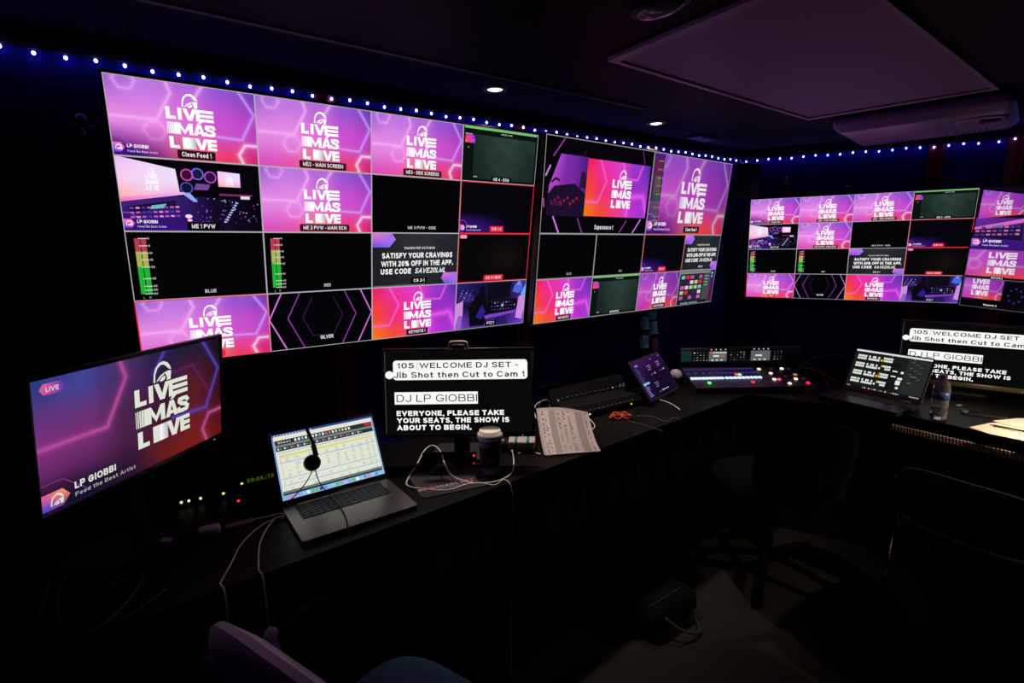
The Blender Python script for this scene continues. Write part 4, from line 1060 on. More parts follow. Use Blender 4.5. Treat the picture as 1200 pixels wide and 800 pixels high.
b = MB(); b.lathe([(.012, .0115), (.014, .0135), (.009, .0135), (.001, .012)], RUBBER, Rm, 22); b.build('ear_cushion', hs)
kz = DESK + mbp_th + .004
p1 = [onlid(367, 549, .018), onlid(360, 563, .016), onlid(350, 576, .016), on(336, 590, kz + .008)]
p2 = [onlid(369, 549, .018), onlid(375, 566, .022), on(388, 582, kz + .01), on(402, 599, kz), on(408, 618, kz - .001), on(410, 634, kz - .012), on(410, 639, DESK + .004)]
for q in (p1, p2):
    b = MB(); b.tube([inv @ p for p in q], .0017, RUBBER, 6, 6); b.build('cord', hs)

# ------------------------------------------------------------------ cup, papers, mouse, pad and small desk items
c = on(575, 553, DESK); PUR = surf('violet_paper_cup', (.20, .15, .34), .5, noise=.1); SLV = surf('black_card_sleeve', (.02, .012, .016), .7)
cup = thing('coffee_cup', 'tall takeaway coffee cup with white lid in front of the cue monitor', 'cup', Matrix.Translation(c))
b = MB(); b.lathe([(.001, .002), (.029, .002), (.0295, 0), (.030, .004), (.0425, .140), (.0415, .140), (.030, .006), (.001, .006)], PUR, None, 40); b.build('cup_body', cup)
b = MB(); b.lathe([(.0327, .026), (.0338, .026), (.0412, .106), (.0400, .106)], SLV, None, 40, cap=False); sl = b.build('sleeve', cup)
b = MB()
for i, tx_ in enumerate('JOE'):
    pass
b = MB(); LID = surf('cream_lid', (.92, .86, .80), .42)
b.lathe([(.0425, .132), (.0455, .132), (.0462, .137), (.0445, .142), (.0445, .147), (.0395, .150), (.0375, .160), (.0355, .1615), (.033, .158), (.001, .158)], LID, None, 40); b.build('lid', cup)

PADM = surf('charcoal_mouse_pad', (.030, .028, .030), .85, noise=.3, scale=300)
pc_ = on(527, 562, DESK); pyaw = 24
pad = thing('mouse_pad', 'dark mouse pad with a red ring and broadcast lettering', 'mouse pad', yawmat(pc_, pyaw))
b = MB(); b.slab((0, 0, .0015), (.25, .20, .003), PADM, .022); b.build('mat', pad)
PR = surf('printed_red', (.55, .03, .03), .6); PWH = surf('printed_lilac', (.50, .42, .58), .6)
b = MB(); ringp = [(.088 * cos(a) - .02, .030 * sin(a) - .045, .0036) for a in [i / 40 * 2 * pi for i in range(41)]]
b.tube(ringp, .0016, PR, 6, 1, .35); b.build('printed_ring', pad)
b = MB(); b.text('BROADCAST', -.005, -.050, .017, PWH, .0034, .155, 'C', .02)
b.box((-.107, -.042, .0033), (.030, .014, .0006), surf('printed_multi', (.45, .36, .20), .6, noise=.6, scale=90)); b.text('MANAGEMENT GROUP', .0, -.062, .0055, PWH, .0034, .13); b.build('printed_lettering', pad)
mc = on(519, 551, DESK + .003)
mo = thing('computer_mouse', 'black computer mouse lying on the mouse pad', 'mouse', yawmat(mc, 128))
b = MB(); b.ball((0, 0, .0), (.032, .056, .036), BLACK, None, 22)
for v in b.bm.verts: v.co.z = max(.001, v.co.z - .004)
b.build('shell', mo)
b = MB(); b.tube([(0, .030, .028), (0, .043, .022)], .0045, RUBBER, 8, 1); b.build('scroll_wheel', mo)

bx = on(603, 533, DESK)
STR = surf('green_strap', (.01, .20, .06), .6)
pb = thing('power_supply', 'small pale box with two green straps right of the coffee cup', 'power supply', yawmat((bx.x + .03, bx.y + .05, DESK), -4))
b = MB(); b.box((0, 0, .034), (.105, .075, .030), surf('lilac_grey_plastic', (.46, .40, .50), .5), .005, 2); b.box((0, 0, .010), (.10, .07, .018), BLACK, .003, 1); b.build('case', pb)
for x in (-.022, .024):
    b = MB(); b.box((x, 0, .0345), (.011, .079, .034), STR, .002, 1); b.build('strap', pb)
b = MB(); b.ball((-.075, -.005, .026), (.026, .026, .026), BLACK, None, 16); b.build('plug', pb)

PAPER = surf('white_paper', (.52, .46, .46), .75, noise=.03)
def paper_stack(label, name, corners, n, ink, lift):
    tl_, tr_, br_, bl_ = corners
    b = MB(); NU, NV = 8, 14; nrm = Vector((0, 0, 1))
    def pt(u, v, k):
        p = (tl_ * (1 - u) + tr_ * u) * (1 - v) + (bl_ * (1 - u) + br_ * u) * v
        p = p + Vector((0, 0, lift * sin(v * pi) * -1 + .012 * sin(u * pi) * (1 - v)))
        return p + nrm * (k * .0006)
    bm_ = bmesh.new(); G = {}
    for k in (0, 1):
        for i in range(NU + 1):
            for j in range(NV + 1): G[i, j, k] = bm_.verts.new(pt(i / NU, j / NV, n * k))
    for i in range(NU):
        for j in range(NV):
            bm_.faces.new((G[i, j, 1], G[i, j + 1, 1], G[i + 1, j + 1, 1], G[i + 1, j, 1])); bm_.faces.new((G[i, j, 0], G[i + 1, j, 0], G[i + 1, j + 1, 0], G[i, j + 1, 0]))
    for i in range(NU):
        for j in (0, NV): bm_.faces.new([G[i, j, 0], G[i, j, 1], G[i + 1, j, 1], G[i + 1, j, 0]][::(1 if j else -1)])
    for j in range(NV):
        for i in (0, NU): bm_.faces.new([G[i, j, 0], G[i, j, 1], G[i, j + 1, 1], G[i, j + 1, 0]][::(-1 if i else 1)])
    b.add(bm_, PAPER, None, True)
    def strip(u0, v0, u1, v1, mt, k=n + 1):
        N = 6; mi_ = b.mi(mt)
        for q in range(N):
            a, c2 = v0 + (v1 - v0) * q / N, v0 + (v1 - v0) * (q + 1) / N
            b.face([pt(u0, a, k), pt(u0, c2, k), pt(u1, c2, k), pt(u1, a, k)], mt)
    ink(strip)
    o = b.build(name); return o
GREY = surf('printed_grey', (.30, .265, .275), .8); DKG = surf('printed_dark', (.13, .115, .13), .8)
def ink(strip):
    strip(.22, .05, .34, .97, GREY); strip(.72, .05, .86, .97, GREY)
    for v in range(22):
        vv = .06 + v * .042
        strip(.34, vv, .94, vv + .004, GREY, 9)
        for u in (.08, .14, .38, .48, .58, .90):
            if random.random() < .7: strip(u, vv + .012, u + random.uniform(.02, .05), vv + .022, DKG, 9)
    for u in (.46, .56, .64): strip(u, .05, u + .004, .95, GREY, 9)
kk = .845
tlp = on(629, 479, DESK); tlp = Vector((.100, 2.150, EYE - .680)); trp = Vector((.318, 2.118, EYE - .690))
blp = on(638, 534, DESK + .003); brp = on(704, 529, DESK + .003)
o = paper_stack('', 'paper_stack', (tlp, trp, brp, blp), 5, ink, .022)
tag(o, 'printed rundown sheets propped up right of the cue monitor', 'paper')

# webcam-like clip light on top of the cue monitor
mtop = m2[0].matrix_world
wc = on(537, 404, EYE - .37); pt_ = onplane(537, 404, screen_matrix((-.462, 1.844, -.361), -.3, -7, .531, .2987) @ Vector((0, 0, -.01)), Vector((0, -1, 0)))
cl = thing('monitor_clip', 'small beige arched clip sitting on top of the cue monitor', 'clip', yawmat((pt_.x, pt_.y, pt_.z - .016), 0))
BEI = surf('beige_plastic', (.50, .44, .32), .45)
b = MB(); b.tube([(-.031, 0, .0), (-.029, 0, .018), (-.022, 0, .026), (.022, 0, .026), (.029, 0, .018), (.031, 0, .0)], .0055, BEI, 8, 4); b.build('arch', cl)
b = MB(); b.box((0, .0, .010), (.044, .022, .018), BLACK, .004, 2); b.build('clip_body', cl)

# sticky notes on the red upright
TEAL = surf('teal_note_paper', (.26, .92, .90), .8); BRN = surf('brown_note_paper', (.30, .12, .10), .8); INKM = surf('pen_ink', (.02, .05, .07), .8)
up0 = WL0 + dl * 2.61 + nl * .0205
def note(px, py, mt, lab, turn, dz=0):
    p = onplane(px, py, up0 + nl * dz, nl)
    a = dl.copy(); Mx = Matrix.Identity(4); cc, ss_ = cos(radians(turn)), sin(radians(turn))
    X = a * cc + Vector((0, 0, 1)) * ss_; Y = -a * ss_ + Vector((0, 0, 1)) * cc; Z = nl
    for i in range(3): Mx[i][0] = X[i]; Mx[i][1] = Y[i]; Mx[i][2] = Z[i]; Mx[i][3] = p[i]
    b = MB(); s_ = .076; bm_ = bmesh.new(); R = []
    for i in range(7):
        v = .5 - i / 6; R.append([bm_.verts.new((u * s_, v * s_, .0008 + .008 * (i / 6) ** 2)) for u in (-.5, .5)])
    for q, r_ in zip(R[:-1], R[1:]): bm_.faces.new((q[0], r_[0], r_[1], q[1]))
    b.add(bm_, mt, None, True)
    for r_ in range(4):
        for c_ in range(3): b.face([(-.026 + c_ * .020, .014 - r_ * .013, .0032 + r_ * .0018), (-.012 + c_ * .020, .014 - r_ * .013, .0032 + r_ * .0018), (-.012 + c_ * .020, .017 - r_ * .013, .003 + r_ * .0016), (-.026 + c_ * .020, .017 - r_ * .013, .003 + r_ * .0016)], INKM)
    o = b.build('sticky_note'); o.matrix_world = Mx
    m_ = o.modifiers.new('thickness', 'SOLIDIFY'); m_.thickness = .0004; m_.offset = -1
    tag(o, lab, 'sticky note', 'sticky notes on the red upright')
note(764, 366, TEAL, 'topmost teal sticky note, touching the television edge', 1, .001)
note(755, 378, TEAL, 'upper left teal sticky note of the column', -2, .0)
note(765, 384, TEAL, 'teal sticky note directly above the brown one', 2, .002)
note(754.5, 400, TEAL, 'lowest teal sticky note, left of the brown one', -3, .001)
note(766, 404, BRN, 'brown sticky note at the bottom of the column', 5, .0)

# ------------------------------------------------------------------ production switcher in the corner
swf = Vector((1.295, 2.735, 0)); sw = thing('video_switcher', 'lit production switcher desk with coloured buttons in the corner', 'control panel', yawmat((swf.x, swf.y, DESK), 1.5))
SWB = surf('switcher_body', (.012, .011, .020), .45)
SW, SD = .72, .285
b = MB(); b.prism([(0, 0), (SD, 0), (SD, .085), (0, .030)], -.298, SW / 2, SWB, Matrix(((0, 0, 1, 0), (1, 0, 0, 0), (0, 1, 0, .002), (0, 0, 0, 1)))); b.build('deck', sw)
tb_ang = math.atan2(.055, SD)
DM = Matrix.Translation((0, 0, .032)) @ Matrix.Rotation(tb_ang, 4, 'X')    # deck surface frame
b = MB(); b.box((.065, SD + .004, .140), (SW + .0, .03, .115), SWB, .004, 1); b.build('display_bar', sw)
BAR = Matrix.Translation((0, SD - .012, .140)) @ Matrix.Rotation(radians(90), 4, 'X')
def dispanel(x, w_, h_, rows):
    b = MB(); b.box((x, .008, .001), (w_, h_, .002), glow((92, 96, 96)), mat=BAR)
    for i in range(3): b.box((x - w_ * .3 + i * w_ * .26, .008 - h_ * .38, .0026), (w_ * .12, h_ * .13, .0008), glow((206, 206, 206)), mat=BAR)
    b.box((x - w_ * .1, .010, .0026), (w_ * .34, h_ * .14, .0008), glow((230, 230, 230)), mat=BAR)
    if rows: b.box((x, .008 + h_ * .36, .0026), (w_ * .94, h_ * .14, .0008), glow((190, 190, 186)), mat=BAR); b.box((x - w_ * .38, .008 + h_ * .36, .0034), (w_ * .2, h_ * .18, .0008), glow((200, 80, 60)), mat=BAR); b.box((x + w_ * .27, .010, .0026), (w_ * .2, h_ * .26, .0008), glow((176, 96, 76)), mat=BAR)
    b.build('small_display', sw)
dispanel(-.075, .105, .060, True); dispanel(.180, .115, .060, False)
BK = {}
def bar_key(x, z, v):
    if v not in BK:
        b = MB(); b.box((0, 0, .0), (.0065, .005, .002), glow((v, v, v * .96))); BK[v] = o = b.build('bar_key', sw)
    else: o = BK[v].copy(); C.objects.link(o)
    o.parent = sw; o.matrix_local = BAR @ Matrix.Translation((x, z, .0012))
for x0, n, m_ in ((-.215, 5, 4), (.005, 5, 4), (.265, 3, 4)):
    for i in range(n):
        for j in range(m_): bar_key(x0 + i * .019, .030 - j * .015, 230 if (i, j) == (0, 0) and x0 < -.2 else random.choice([70, 60, 110, 150, 50]))
for x0 in (-.115, .140):
    for i in range(4): bar_key(x0 + i * .028, .048, 220)
b = MB(); b.box((-.262, .010, .0015), (.064, .062, .001), surf('teal_card', (.01, .22, .15), .8), mat=BAR); o = b.build('teal_label_card', sw); o['label'] = 'teal card stuck to the display bar'
btn_cap = surf('dark_button', (.03, .028, .05), .4)
BTN = {}
def button(x, y, col, k_=1.0, s_=(.017, .017)):
    key = (col, k_, s_)
    if key not in BTN:
        b = MB(); b.box((0, 0, .004), (s_[0], s_[1], .008), btn_cap if col is None else glow(col, k_), .0018, 1); o = b.build('button', sw); BTN[key] = o
    else:
        o = BTN[key].copy(); C.objects.link(o)
    o.parent = sw; o.matrix_local = DM @ Matrix.Translation((x, y, 0))
for blk, x0 in ((0, -.282), (1, -.085)):
    for i in range(9):
        x = x0 + i * (.0235 if blk else .0212)
        button(x, .235, (70, 52, 120) if not (blk and i == 4) else (120, 40, 60), .6, (.018, .013))
        if i % 2 == 0 or blk: button(x, .180, (52, 46, 150), .8, (.018, .013))
        button(x, .115, (190, 206, 255), 1.6, (.019, .018))
        if i in (1, 6) and x != -.2182: button(x, .055, (60, 40, 96), .7)
button(-.208, .055, (90, 255, 130), 1.6); button(.005, .155, (150, 230, 110), 1.5); button(-.012, .158, (255, 90, 90), 1.2); button(.035, .055, (255, 50, 70), 1.3)
for x, y, c_ in ((.150, .225, (255, 226, 190)), (.190, .165, (255, 220, 180)), (.170, .085, (255, 240, 235)), (.196, .083, (255, 70, 100)), (.228, .030, (255, 236, 200)), (.285, .225, (255, 236, 196)), (.292, .085, (255, 236, 200)), (.318, .140, (150, 110, 80)), (.330, .030, (255, 40, 70))):
    button(x, y, c_, 1.4)
for x, y in ((.13, .12), (.14, .04), (.25, .12), (.25, .06), (.22, .22), (.32, .22), (.335, .085), (.26, .17)): button(x, y, (54, 36, 66), .6)
b = MB(); b.box((.262, .13, .010), (.008, .11, .004), RUBBER, mat=DM); b.box((.262, .15, .016), (.030, .012, .020), BLACK, .003, 1, mat=DM); b.build('fader', sw)

# consoles with small lamps left of the touch screen
def console(name, label, cat, p, yaw, size, lamps, disp=None):
    r_ = thing(name, label, cat, yawmat((p[0], p[1], p[2] if len(p) > 2 else DESK), yaw))
    sx, sy, sz = size
    b = MB(); b.prism([(-sy / 2, 0), (sy / 2, 0), (sy / 2, sz), (-sy / 2 + sz * .35, sz), (-sy / 2, sz * .45)], -sx / 2, sx / 2, surf('black_console_case', (.004, .0038, .006), .5, spec=.25), Matrix(((0, 0, 1, 0), (1, 0, 0, 0), (0, 1, 0, 0), (0, 0, 0, 1)))); b.build('case', r_)
    b = MB()
    for i in range(14): b.box((-sx * .42 + i * sx * .06, -sy / 2 + sz * .10, sz * .58), (sx * .035, .010, .010), btn_cap, .002, 1)
    b.build('key_row', r_)
    for x, z, c_ in lamps:
        b = MB(); b.ball((x * sx, -sy / 2 - .001 + max(0, (z - .45)) * sz * .64, z * sz), .0042, glow(c_, 1.3)); b.build('indicator_lamp', r_)
    if disp:
        b = MB(); x, w_, h_, c_, txt_ = disp
        b.box((x * sx, -sy / 2 + sz * .08, sz * .66), (w_, .012, h_), GLASS)
        b.text(txt_, x * sx, sz * .66 - h_ * .3, h_ * .62, glow(c_, .8), 0, w_ * .9, 'C', .02, mat=Matrix.Translation((0, -sy / 2 + sz * .08 - .0065, 0)) @ Matrix.Rotation(pi / 2, 4, 'X')); b.build('display', r_)
    return r_
YC = 33
console('intercom_panel', 'low dark intercom panel with one white lamp behind the paper sheets', 'intercom panel', (.425, 2.462), YC, (.46, .13, .06), [(-.26, .35, (210, 230, 190)), (.33, .38, (190, 210, 60))])
console('audio_mixer', 'dark rack mixer against the wall left of the touch screen', 'mixer', (.365, 2.600), YC, (.50, .13, .11), [(.30, .6, (214, 214, 110)), (-.42, .55, (120, 130, 120))], (.42, .05, .035, (70, 70, 60), '88'))
q = on(255, 585, DESK); console('network_switch', 'network switch with a row of yellow-white lamps below the tilted monitor', 'network switch', (q.x - .06, q.y + .02), 30, (.20, .10, .042), [(-.28, .42, (230, 226, 170)), (-.18, .42, (240, 236, 190)), (-.02, .42, (230, 226, 170)), (.30, .42, (220, 220, 120))])
q = on(297, 603, DESK); console('timecode_unit', 'black unit with dim green digits left of the spreadsheet laptop', 'display unit', (q.x - .02, q.y + .12), 33, (.22, .12, .135), [(-.30, .60, (206, 206, 90)), (-.37, .25, (255, 40, 60))], (-.06, .085, .022, (58, 84, 22), '88:88.:78'))
console('power_strip', 'black power strip with two red lamps behind the coffee cup', 'power strip', (-.238, 1.826), 0, (.20, .034, .045), [(.46, .85, (255, 40, 40)), (.46, .30, (150, 20, 24))])

# small white and coloured items on the desk
def small(name, label, cat, px, py, yaw, size, mt, r=.004, extra=None, z=0.0):
    p = on(px, py, DESK + z); b = MB(); b.box((0, 0, size[2] / 2), size, mt, r, 3)
    if extra: extra(b, size)
    o = b.build(name); o.matrix_world = yawmat(p, yaw); tag(o, label, cat); return o
LILW = surf('lilac_white_plastic', (.50, .46, .58), .4)
small('power_adapter', 'rounded white adapter lying left of the cable hub', 'power adapter', 246, 627, 25, (.055, .036, .028), LILW, .010)
small('usb_hub', 'flat grey hub with a cable running to the silver laptop', 'hub', 281, 616, 32, (.075, .026, .012), surf('grey_hub', (.24, .22, .27), .3, .5), .004)
small('remote_card', 'small white card lying under the tilted monitor', 'card', 191, 633, -12, (.055, .022, .004), LILW, .001)
p = on(765, 469, DESK)
small('usb_adapter', 'white stick adapter with its cable in front of the touch screen', 'adapter', 764, 467, -8, (.062, .024, .016), WHITEP, .004)
def conn(b, s): b.box((-s[0] * .62, 0, s[2] * .5), (s[0] * .25, s[1] * .5, s[2] * .5), STEEL, .001, 1)
small('blue_connector', 'blue cable connector in front of the low intercom panel', 'connector', 728, 467, 20, (.040, .020, .016), surf('blue_plastic', (.08, .10, .5), .4), .003, conn)
# white puck webcam
p = on(791.5, 449.5, DESK)
wb = thing('webcam', 'small white round camera between the touch screen and the switcher', 'webcam', yawmat((p.x, p.y, DESK), -20))
b = MB(); b.ball((0, 0, .048), (.038, .034, .040), LILW, None, 20); b.build('shell', wb)
b = MB(); b.lathe([(.018, 0), (.020, .004), (.012, .010), (.001, .010)], surf('brown_lens_ring', (.16, .06, .04), .4), Matrix.Translation((-.016, -.034, .042)) @ Matrix.Rotation(pi / 2, 4, 'X'), 18); b.build('lens', wb)
b = MB(); b.lathe([(.028, 0), (.028, .006), (.010, .012), (.008, .02)], BLACK, None, 18); b.build('foot', wb)
# earphones: a coiled dark ring behind the papers
p = on(641, 478, DESK + .05)
ob = MB(); ob.tube([(.030 * cos(a), 0, .030 * sin(a)) for a in [i / 24 * 2 * pi for i in range(25)]], .0022, surf('grey_cord', (.16, .15, .17), .5), 6, 1); ob.box((0, 0, -.040), (.03, .012, .028), BLACK, .003, 1)
o = ob.build('earphone_loop'); o.matrix_world = yawmat((p.x - .01, p.y + .02, DESK + .056), 25); tag(o, 'coiled earphone loop standing behind the paper sheets', 'earphones')
# orange tangle
o_ = MB(); oc = on(722, 490, DESK); ORM = surf('orange_red_cable', (.60, .05, .02), .5)
pts = []
for i in range(26): a = i * .9; pts.append((oc.x + .045 * cos(a) * (1 - i / 60) + .002 * i, oc.y + .030 * sin(a * 1.3), DESK + .006 + .008 * (i % 3)))
o_.tube(pts, .0030, ORM, 6, 4); o = o_.build('orange_cable'); tag(o, 'tangled orange red cable on the desk below the touch screen', 'cable')

# ------------------------------------------------------------------ cables
WCB = surf('white_cable', (.70, .66, .66), .5); BCB = surf('blue_black_cable', (.030, .028, .07), .5); BKC = surf('black_cable', (.014, .014, .016), .5); GCB = surf('olive_grey_cable', (.12, .10, .09), .5)
def cable(name, label, pts, r, mt, group='cables on the desk'):
    b = MB(); b.tube(pts, r, mt, 8, 8); o = b.build(name); tag(o, label, 'cable', group); return o
D_ = lambda px, py, h=.0: on(px, py, DESK + .004 + h)
def hang(px, py, out, zs):
    p = on(px, py, DESK); n = Vector((.63, -.777, 0)); return [p + n * (out + .012 * sin(z * 7)) + Vector((0, 0, z - DESK)) for z in zs]
mp = mbp.matrix_world @ Vector((-.176, -.06, .010))
def edge_pt(px):      # where the sight line of a pixel column meets the front edge of the worktop
    best = None
    for i in range(600):
        t_ = i / 600; p = e0 + (e1 - e0) * t_
        v = Vector((p.x, p.y, DESK)) - Vector((0, 0, EYE)); x = 600 + F * v.dot(RX) / v.dot(RZ)
        if best is None or abs(x - px) < best[0]: best = (abs(x - px), p)
    return best[1]
nE = Vector((e1.y - e0.y, -(e1.x - e0.x))).normalized()
def drop(px, zs, out=.03, sway=.0):
    p = edge_pt(px); res = [Vector((p.x, p.y, DESK + .006)) - Vector((nE.x, nE.y, 0)) * .02, Vector((p.x + nE.x * .012, p.y + nE.y * .012, DESK + .007)), Vector((p.x + nE.x * .026, p.y + nE.y * .026, DESK - .02))]
    for i, z in enumerate(zs): res.append(Vector((p.x + nE.x * out + sway * i, p.y + nE.y * out, z)))
    return res
cable('charging_cable', 'left white cable falling from the silver laptop off the desk', [mp + Vector((-.003, 0, .0)), mp + Vector((-.03, -.01, -.003)), D_(303, 618), D_(283, 637), D_(270, 662)] + drop(262, [DESK - .08, .40, .12, .02], .025), .0024, WCB, 'white laptop cables')
cable('charging_cable', 'right white cable dropping straight from the silver laptop to the floor', [mp + Vector((-.003, .004, .001)), mp + Vector((-.025, -.012, 0)), D_(311, 622), D_(304, 640)] + drop(306, [DESK - .10, .35, .10, .02], .03, .004), .0024, WCB, 'white laptop cables')
cable('hub_cable', 'short pale cable from the hub to the silver laptop', [D_(294, 609, .004), D_(310, 606, .006), mp + Vector((-.02, .01, .004)), mp + Vector((0, .008, .003))], .0022, WCB, 'white laptop cables')
cable('white_cable', 'white cable looping round the mouse and up to the strapped box', [D_(600, 527, .03), D_(602, 540), D_(600, 553), D_(590, 561), D_(575, 565), D_(555, 566), D_(531, 558, .016), D_(521, 543, .050), D_(517, 530, .035), D_(508, 522, .03), D_(498, 527, .02), D_(488, 545), D_(477, 563), D_(480, 570), D_(500, 573), D_(525, 574), D_(548, 567), D_(566, 566)], .0027, WCB)
p = edge_pt(594)
cable('white_cable', 'thin white cable hanging off the desk edge in front of the cup', [D_(566, 566), D_(580, 568)] + drop(594, [DESK - .05, DESK - .16, .35, .12, .02], .03, -.004), .0017, WCB)
cable('white_cable', 'white cable arching behind the paper sheets', [D_(628, 490, .03), D_(626, 479, .05), D_(632, 471, .06), D_(645, 469, .05), D_(662, 475, .03), D_(678, 480, .01), D_(690, 490), D_(697, 499), D_(691, 505), D_(686, 509)], .0022, WCB)
cable('white_cable', 'short white cable between the strapped box and the papers', [D_(607, 531), D_(620, 529), D_(634, 532)], .0024, WCB)
cable('white_cable', 'white cable trailing right from the stick adapter', [D_(772, 468, .006), D_(782, 471), D_(790, 475), D_(797, 480)], .0026, WCB)
cable('black_cable', 'thin dark cable curving off the desk front below the touch screen', [D_(745, 487), D_(765, 488), D_(780, 494)] + drop(793, [DESK - .06, DESK - .2, .3], .03), .0016, GCB)
cable('black_cable', 'thin dark cable running along the desk past the orange tangle', [D_(735, 493), D_(755, 498), D_(778, 505)], .0014, GCB)
# dark loops under and left of the tilted monitor
cable('dark_loop_cable', 'olive cable sagging below the tilted monitor in a hook shape', [D_(178, 548, .24), D_(177, 580, .10), D_(166, 608, .03), D_(140, 635), D_(116, 655), D_(117, 672), D_(130, 679), D_(146, 672)], .0030, GCB, 'dark cables at far left')
cable('dark_loop_cable', 'long dark cable loop at far left below the monitor', [D_(120, 600), D_(95, 640), D_(70, 690), D_(72, 730), D_(100, 742), D_(140, 715), D_(166, 680), D_(160, 672), D_(110, 695)], .0032, BCB, 'dark cables at far left')
cable('dark_loop_cable', 'outer dark cable running down the far left of the desk', [D_(150, 618), D_(100, 640), D_(62, 668), D_(54, 700), D_(44, 722)], .0032, BCB, 'dark cables at far left')
cable('dark_loop_cable', 'dark cable sweeping right past the white card', [D_(40, 750), D_(90, 745), D_(150, 722), D_(195, 690)], .0030, BCB, 'dark cables at far left')
cable('dark_loop_cable', 'dark cable from the network switch towards the monitor foot', [D_(236, 584, .01), D_(200, 590), D_(150, 592), D_(120, 602)], .0028, BCB, 'dark cables at far left')
cable('dark_loop_cable', 'upright dark cable behind the adapter', [D_(276, 545, .10), D_(272, 570, .06), D_(264, 600, .02), D_(256, 616)], .0034, BKC, 'dark cables at far left')
# right: cables behind the switcher
zz = DESK
cable('control_cable', 'violet cable arching between the switcher and the black laptop', [Vector((1.66, 2.98, zz + .01)), Vector((1.75, 3.0, zz + .12)), Vector((1.88, 2.92, zz + .16)), Vector((1.95, 2.85, zz + .05))], .0028, surf('violet_cable', (.12, .08, .22), .5), 'cables beside the switcher')
cable('control_cable', 'red cable running from the switcher to the black laptop', [Vector((1.64, 2.90, zz + .10)), Vector((1.72, 2.84, zz + .09)), Vector((1.80, 2.76, zz + .03)), Vector((1.83, 2.72, zz + .006))], .0028, surf('dark_red_cable', (.25, .01, .02), .5), 'cables beside the switcher')
cable('control_cable', 'dark cable curling down in front of the black laptop', [Vector((1.70, 3.0, zz + .13)), Vector((1.74, 2.86, zz + .08)), Vector((1.72, 2.74, zz + .02)), Vector((1.69, 2.66, zz + .006)), Vector((1.66, 2.70, zz + .006))], .0028, BCB, 'cables beside the switcher')

# ------------------------------------------------------------------ right hand desk
c = on(1099, 491, DESK); PET = surf('clear_bottle_plastic', (.86, .84, .92), .08, trans=.93, ior=1.4, scale=90, bump=.25); WAT = surf('water', (.95, .97, 1.0), .0, trans=1.0, ior=1.33)
bt = thing('water_bottle', 'clear water bottle with a blue label and violet cap beside the black laptop', 'bottle', Matrix.Translation(c))
pr = [(.001, .002), (.026, .001), (.031, .006)]
for i in range(5): z0 = .012 + i * .016; pr += [(.0315, z0), (.0318, z0 + .005), (.0300, z0 + .010), (.0315, z0 + .015)]
pr += [(.0315, .095), (.0315, .135), (.0320, .140), (.0322, .150), (.028, .168), (.018, .184), (.0125, .190), (.0125, .196)]
b = MB(); b.lathe(pr, PET, None, 32); b.build('bottle_body', bt)
b = MB(); b.lathe([(.0322, .098), (.0325, .098), (.0325, .133), (.0322, .133)], surf('blue_label', (.03, .07, .30), .4, noise=.5, scale=60), None, 32, cap=False); b.build('label_wrap', bt)
b = MB(); b.lathe([(.0148, .190), (.0155, .192), (.0155, .205), (.0140, .208), (.001, .208)], surf('violet_cap', (.16, .08, .30), .4), None, 24); b.build('cap', bt)
b = MB(); b.lathe([(.001, .004), (.0285, .004), (.0290, .060), (.001, .060)], WAT, None, 28); b.build('water', bt)
PAP2 = []
def sheet(name, lab, pts, z, mt, th=.0015):
    b = MB(); b.prism([(p.x, p.y) for p in pts], DESK + z, DESK + z + th, mt); o = b.build(name); return tag(o, lab, 'paper', 'papers under the desk lamp')
q = [on(1135, 501, DESK), on(1160, 496, DESK), on(1240, 492, DESK), on(1235, 530, DESK), on(1196, 516, DESK), on(1160, 509, DESK)]
sheet('paper_sheet', 'brightly lit white paper lying at the right end of the desk', q, .001, PAPER)
q = [on(1163, 494, DESK), on(1192, 491, DESK), on(1260, 494, DESK), on(1230, 508, DESK), on(1180, 499, DESK)]
sheet('paper_sheet', 'upper lit sheet overlapping the bright paper behind the pen', q, .0035, PAPER)
pe = MB(); a_, c_ = on(1160, 497.5, DESK + .010), on(1205, 506, DESK + .010); d = (c_ - a_); 
pe.tube([a_, a_ + d * .1], .0022, BLACK, 10, 1); pe.tube([a_ + d * .1, a_ + d * .9], .0042, BLACK, 10, 1); o = pe.build('pen'); tag(o, 'black pen lying across the lit papers', 'pen')
p = on(1152, 486, DESK); ph = thing('phone', 'dark phone lying behind the lit papers', 'phone', yawmat(p, -35))
b = MB(); b.slab((0, 0, .0045), (.16, .078, .009), BLACK, .010, .001); b.build('phone_body', ph)
b = MB(); b.slab((0, 0, .0094), (.15, .070, .0006), GLASS, .008); b.build('phone_glass', ph)
small('cable_plug', 'small brass plug lying behind the water bottle', 'plug', 1124, 476, 10, (.030, .010, .010), surf('brass_plug', (.55, .38, .25), .3, .8), .003, conn)
# desk lamp just outside the picture on the right: its light falls on the papers
lb = Vector((2.46, 1.72, DESK)); lm = thing('desk_lamp', 'black gooseneck desk lamp at the right end of the worktop', 'lamp', Matrix.Translation(lb))
b = MB(); b.lathe([(.001, 0), (.055, 0), (.055, .010), (.012, .016), (.008, .03)], BLACK, None, 24); b.build('base', lm)
hd = Vector((-.24, .26, .33))
b = MB(); b.tube([(0, 0, .02), (0, 0, .22), (-.05, .06, .36), (-.15, .17, .39), hd + Vector((.03, -.03, .02))], .006, BLACK, 8, 8); b.build('gooseneck', lm)
b = MB(); b.lathe([(.012, .035), (.020, .025), (.034, .0), (.032, 0), (.018, .023), (.001, .030)], BLACK, Matrix.Translation(hd), 24); b.build('lamp_shade', lm)
b = MB(); b.lathe([(.001, .012), (.010, .010), (.012, .016), (.001, .024)], glow((255, 214, 150), 3.0), Matrix.Translation(hd), 16); b.build('bulb', lm)
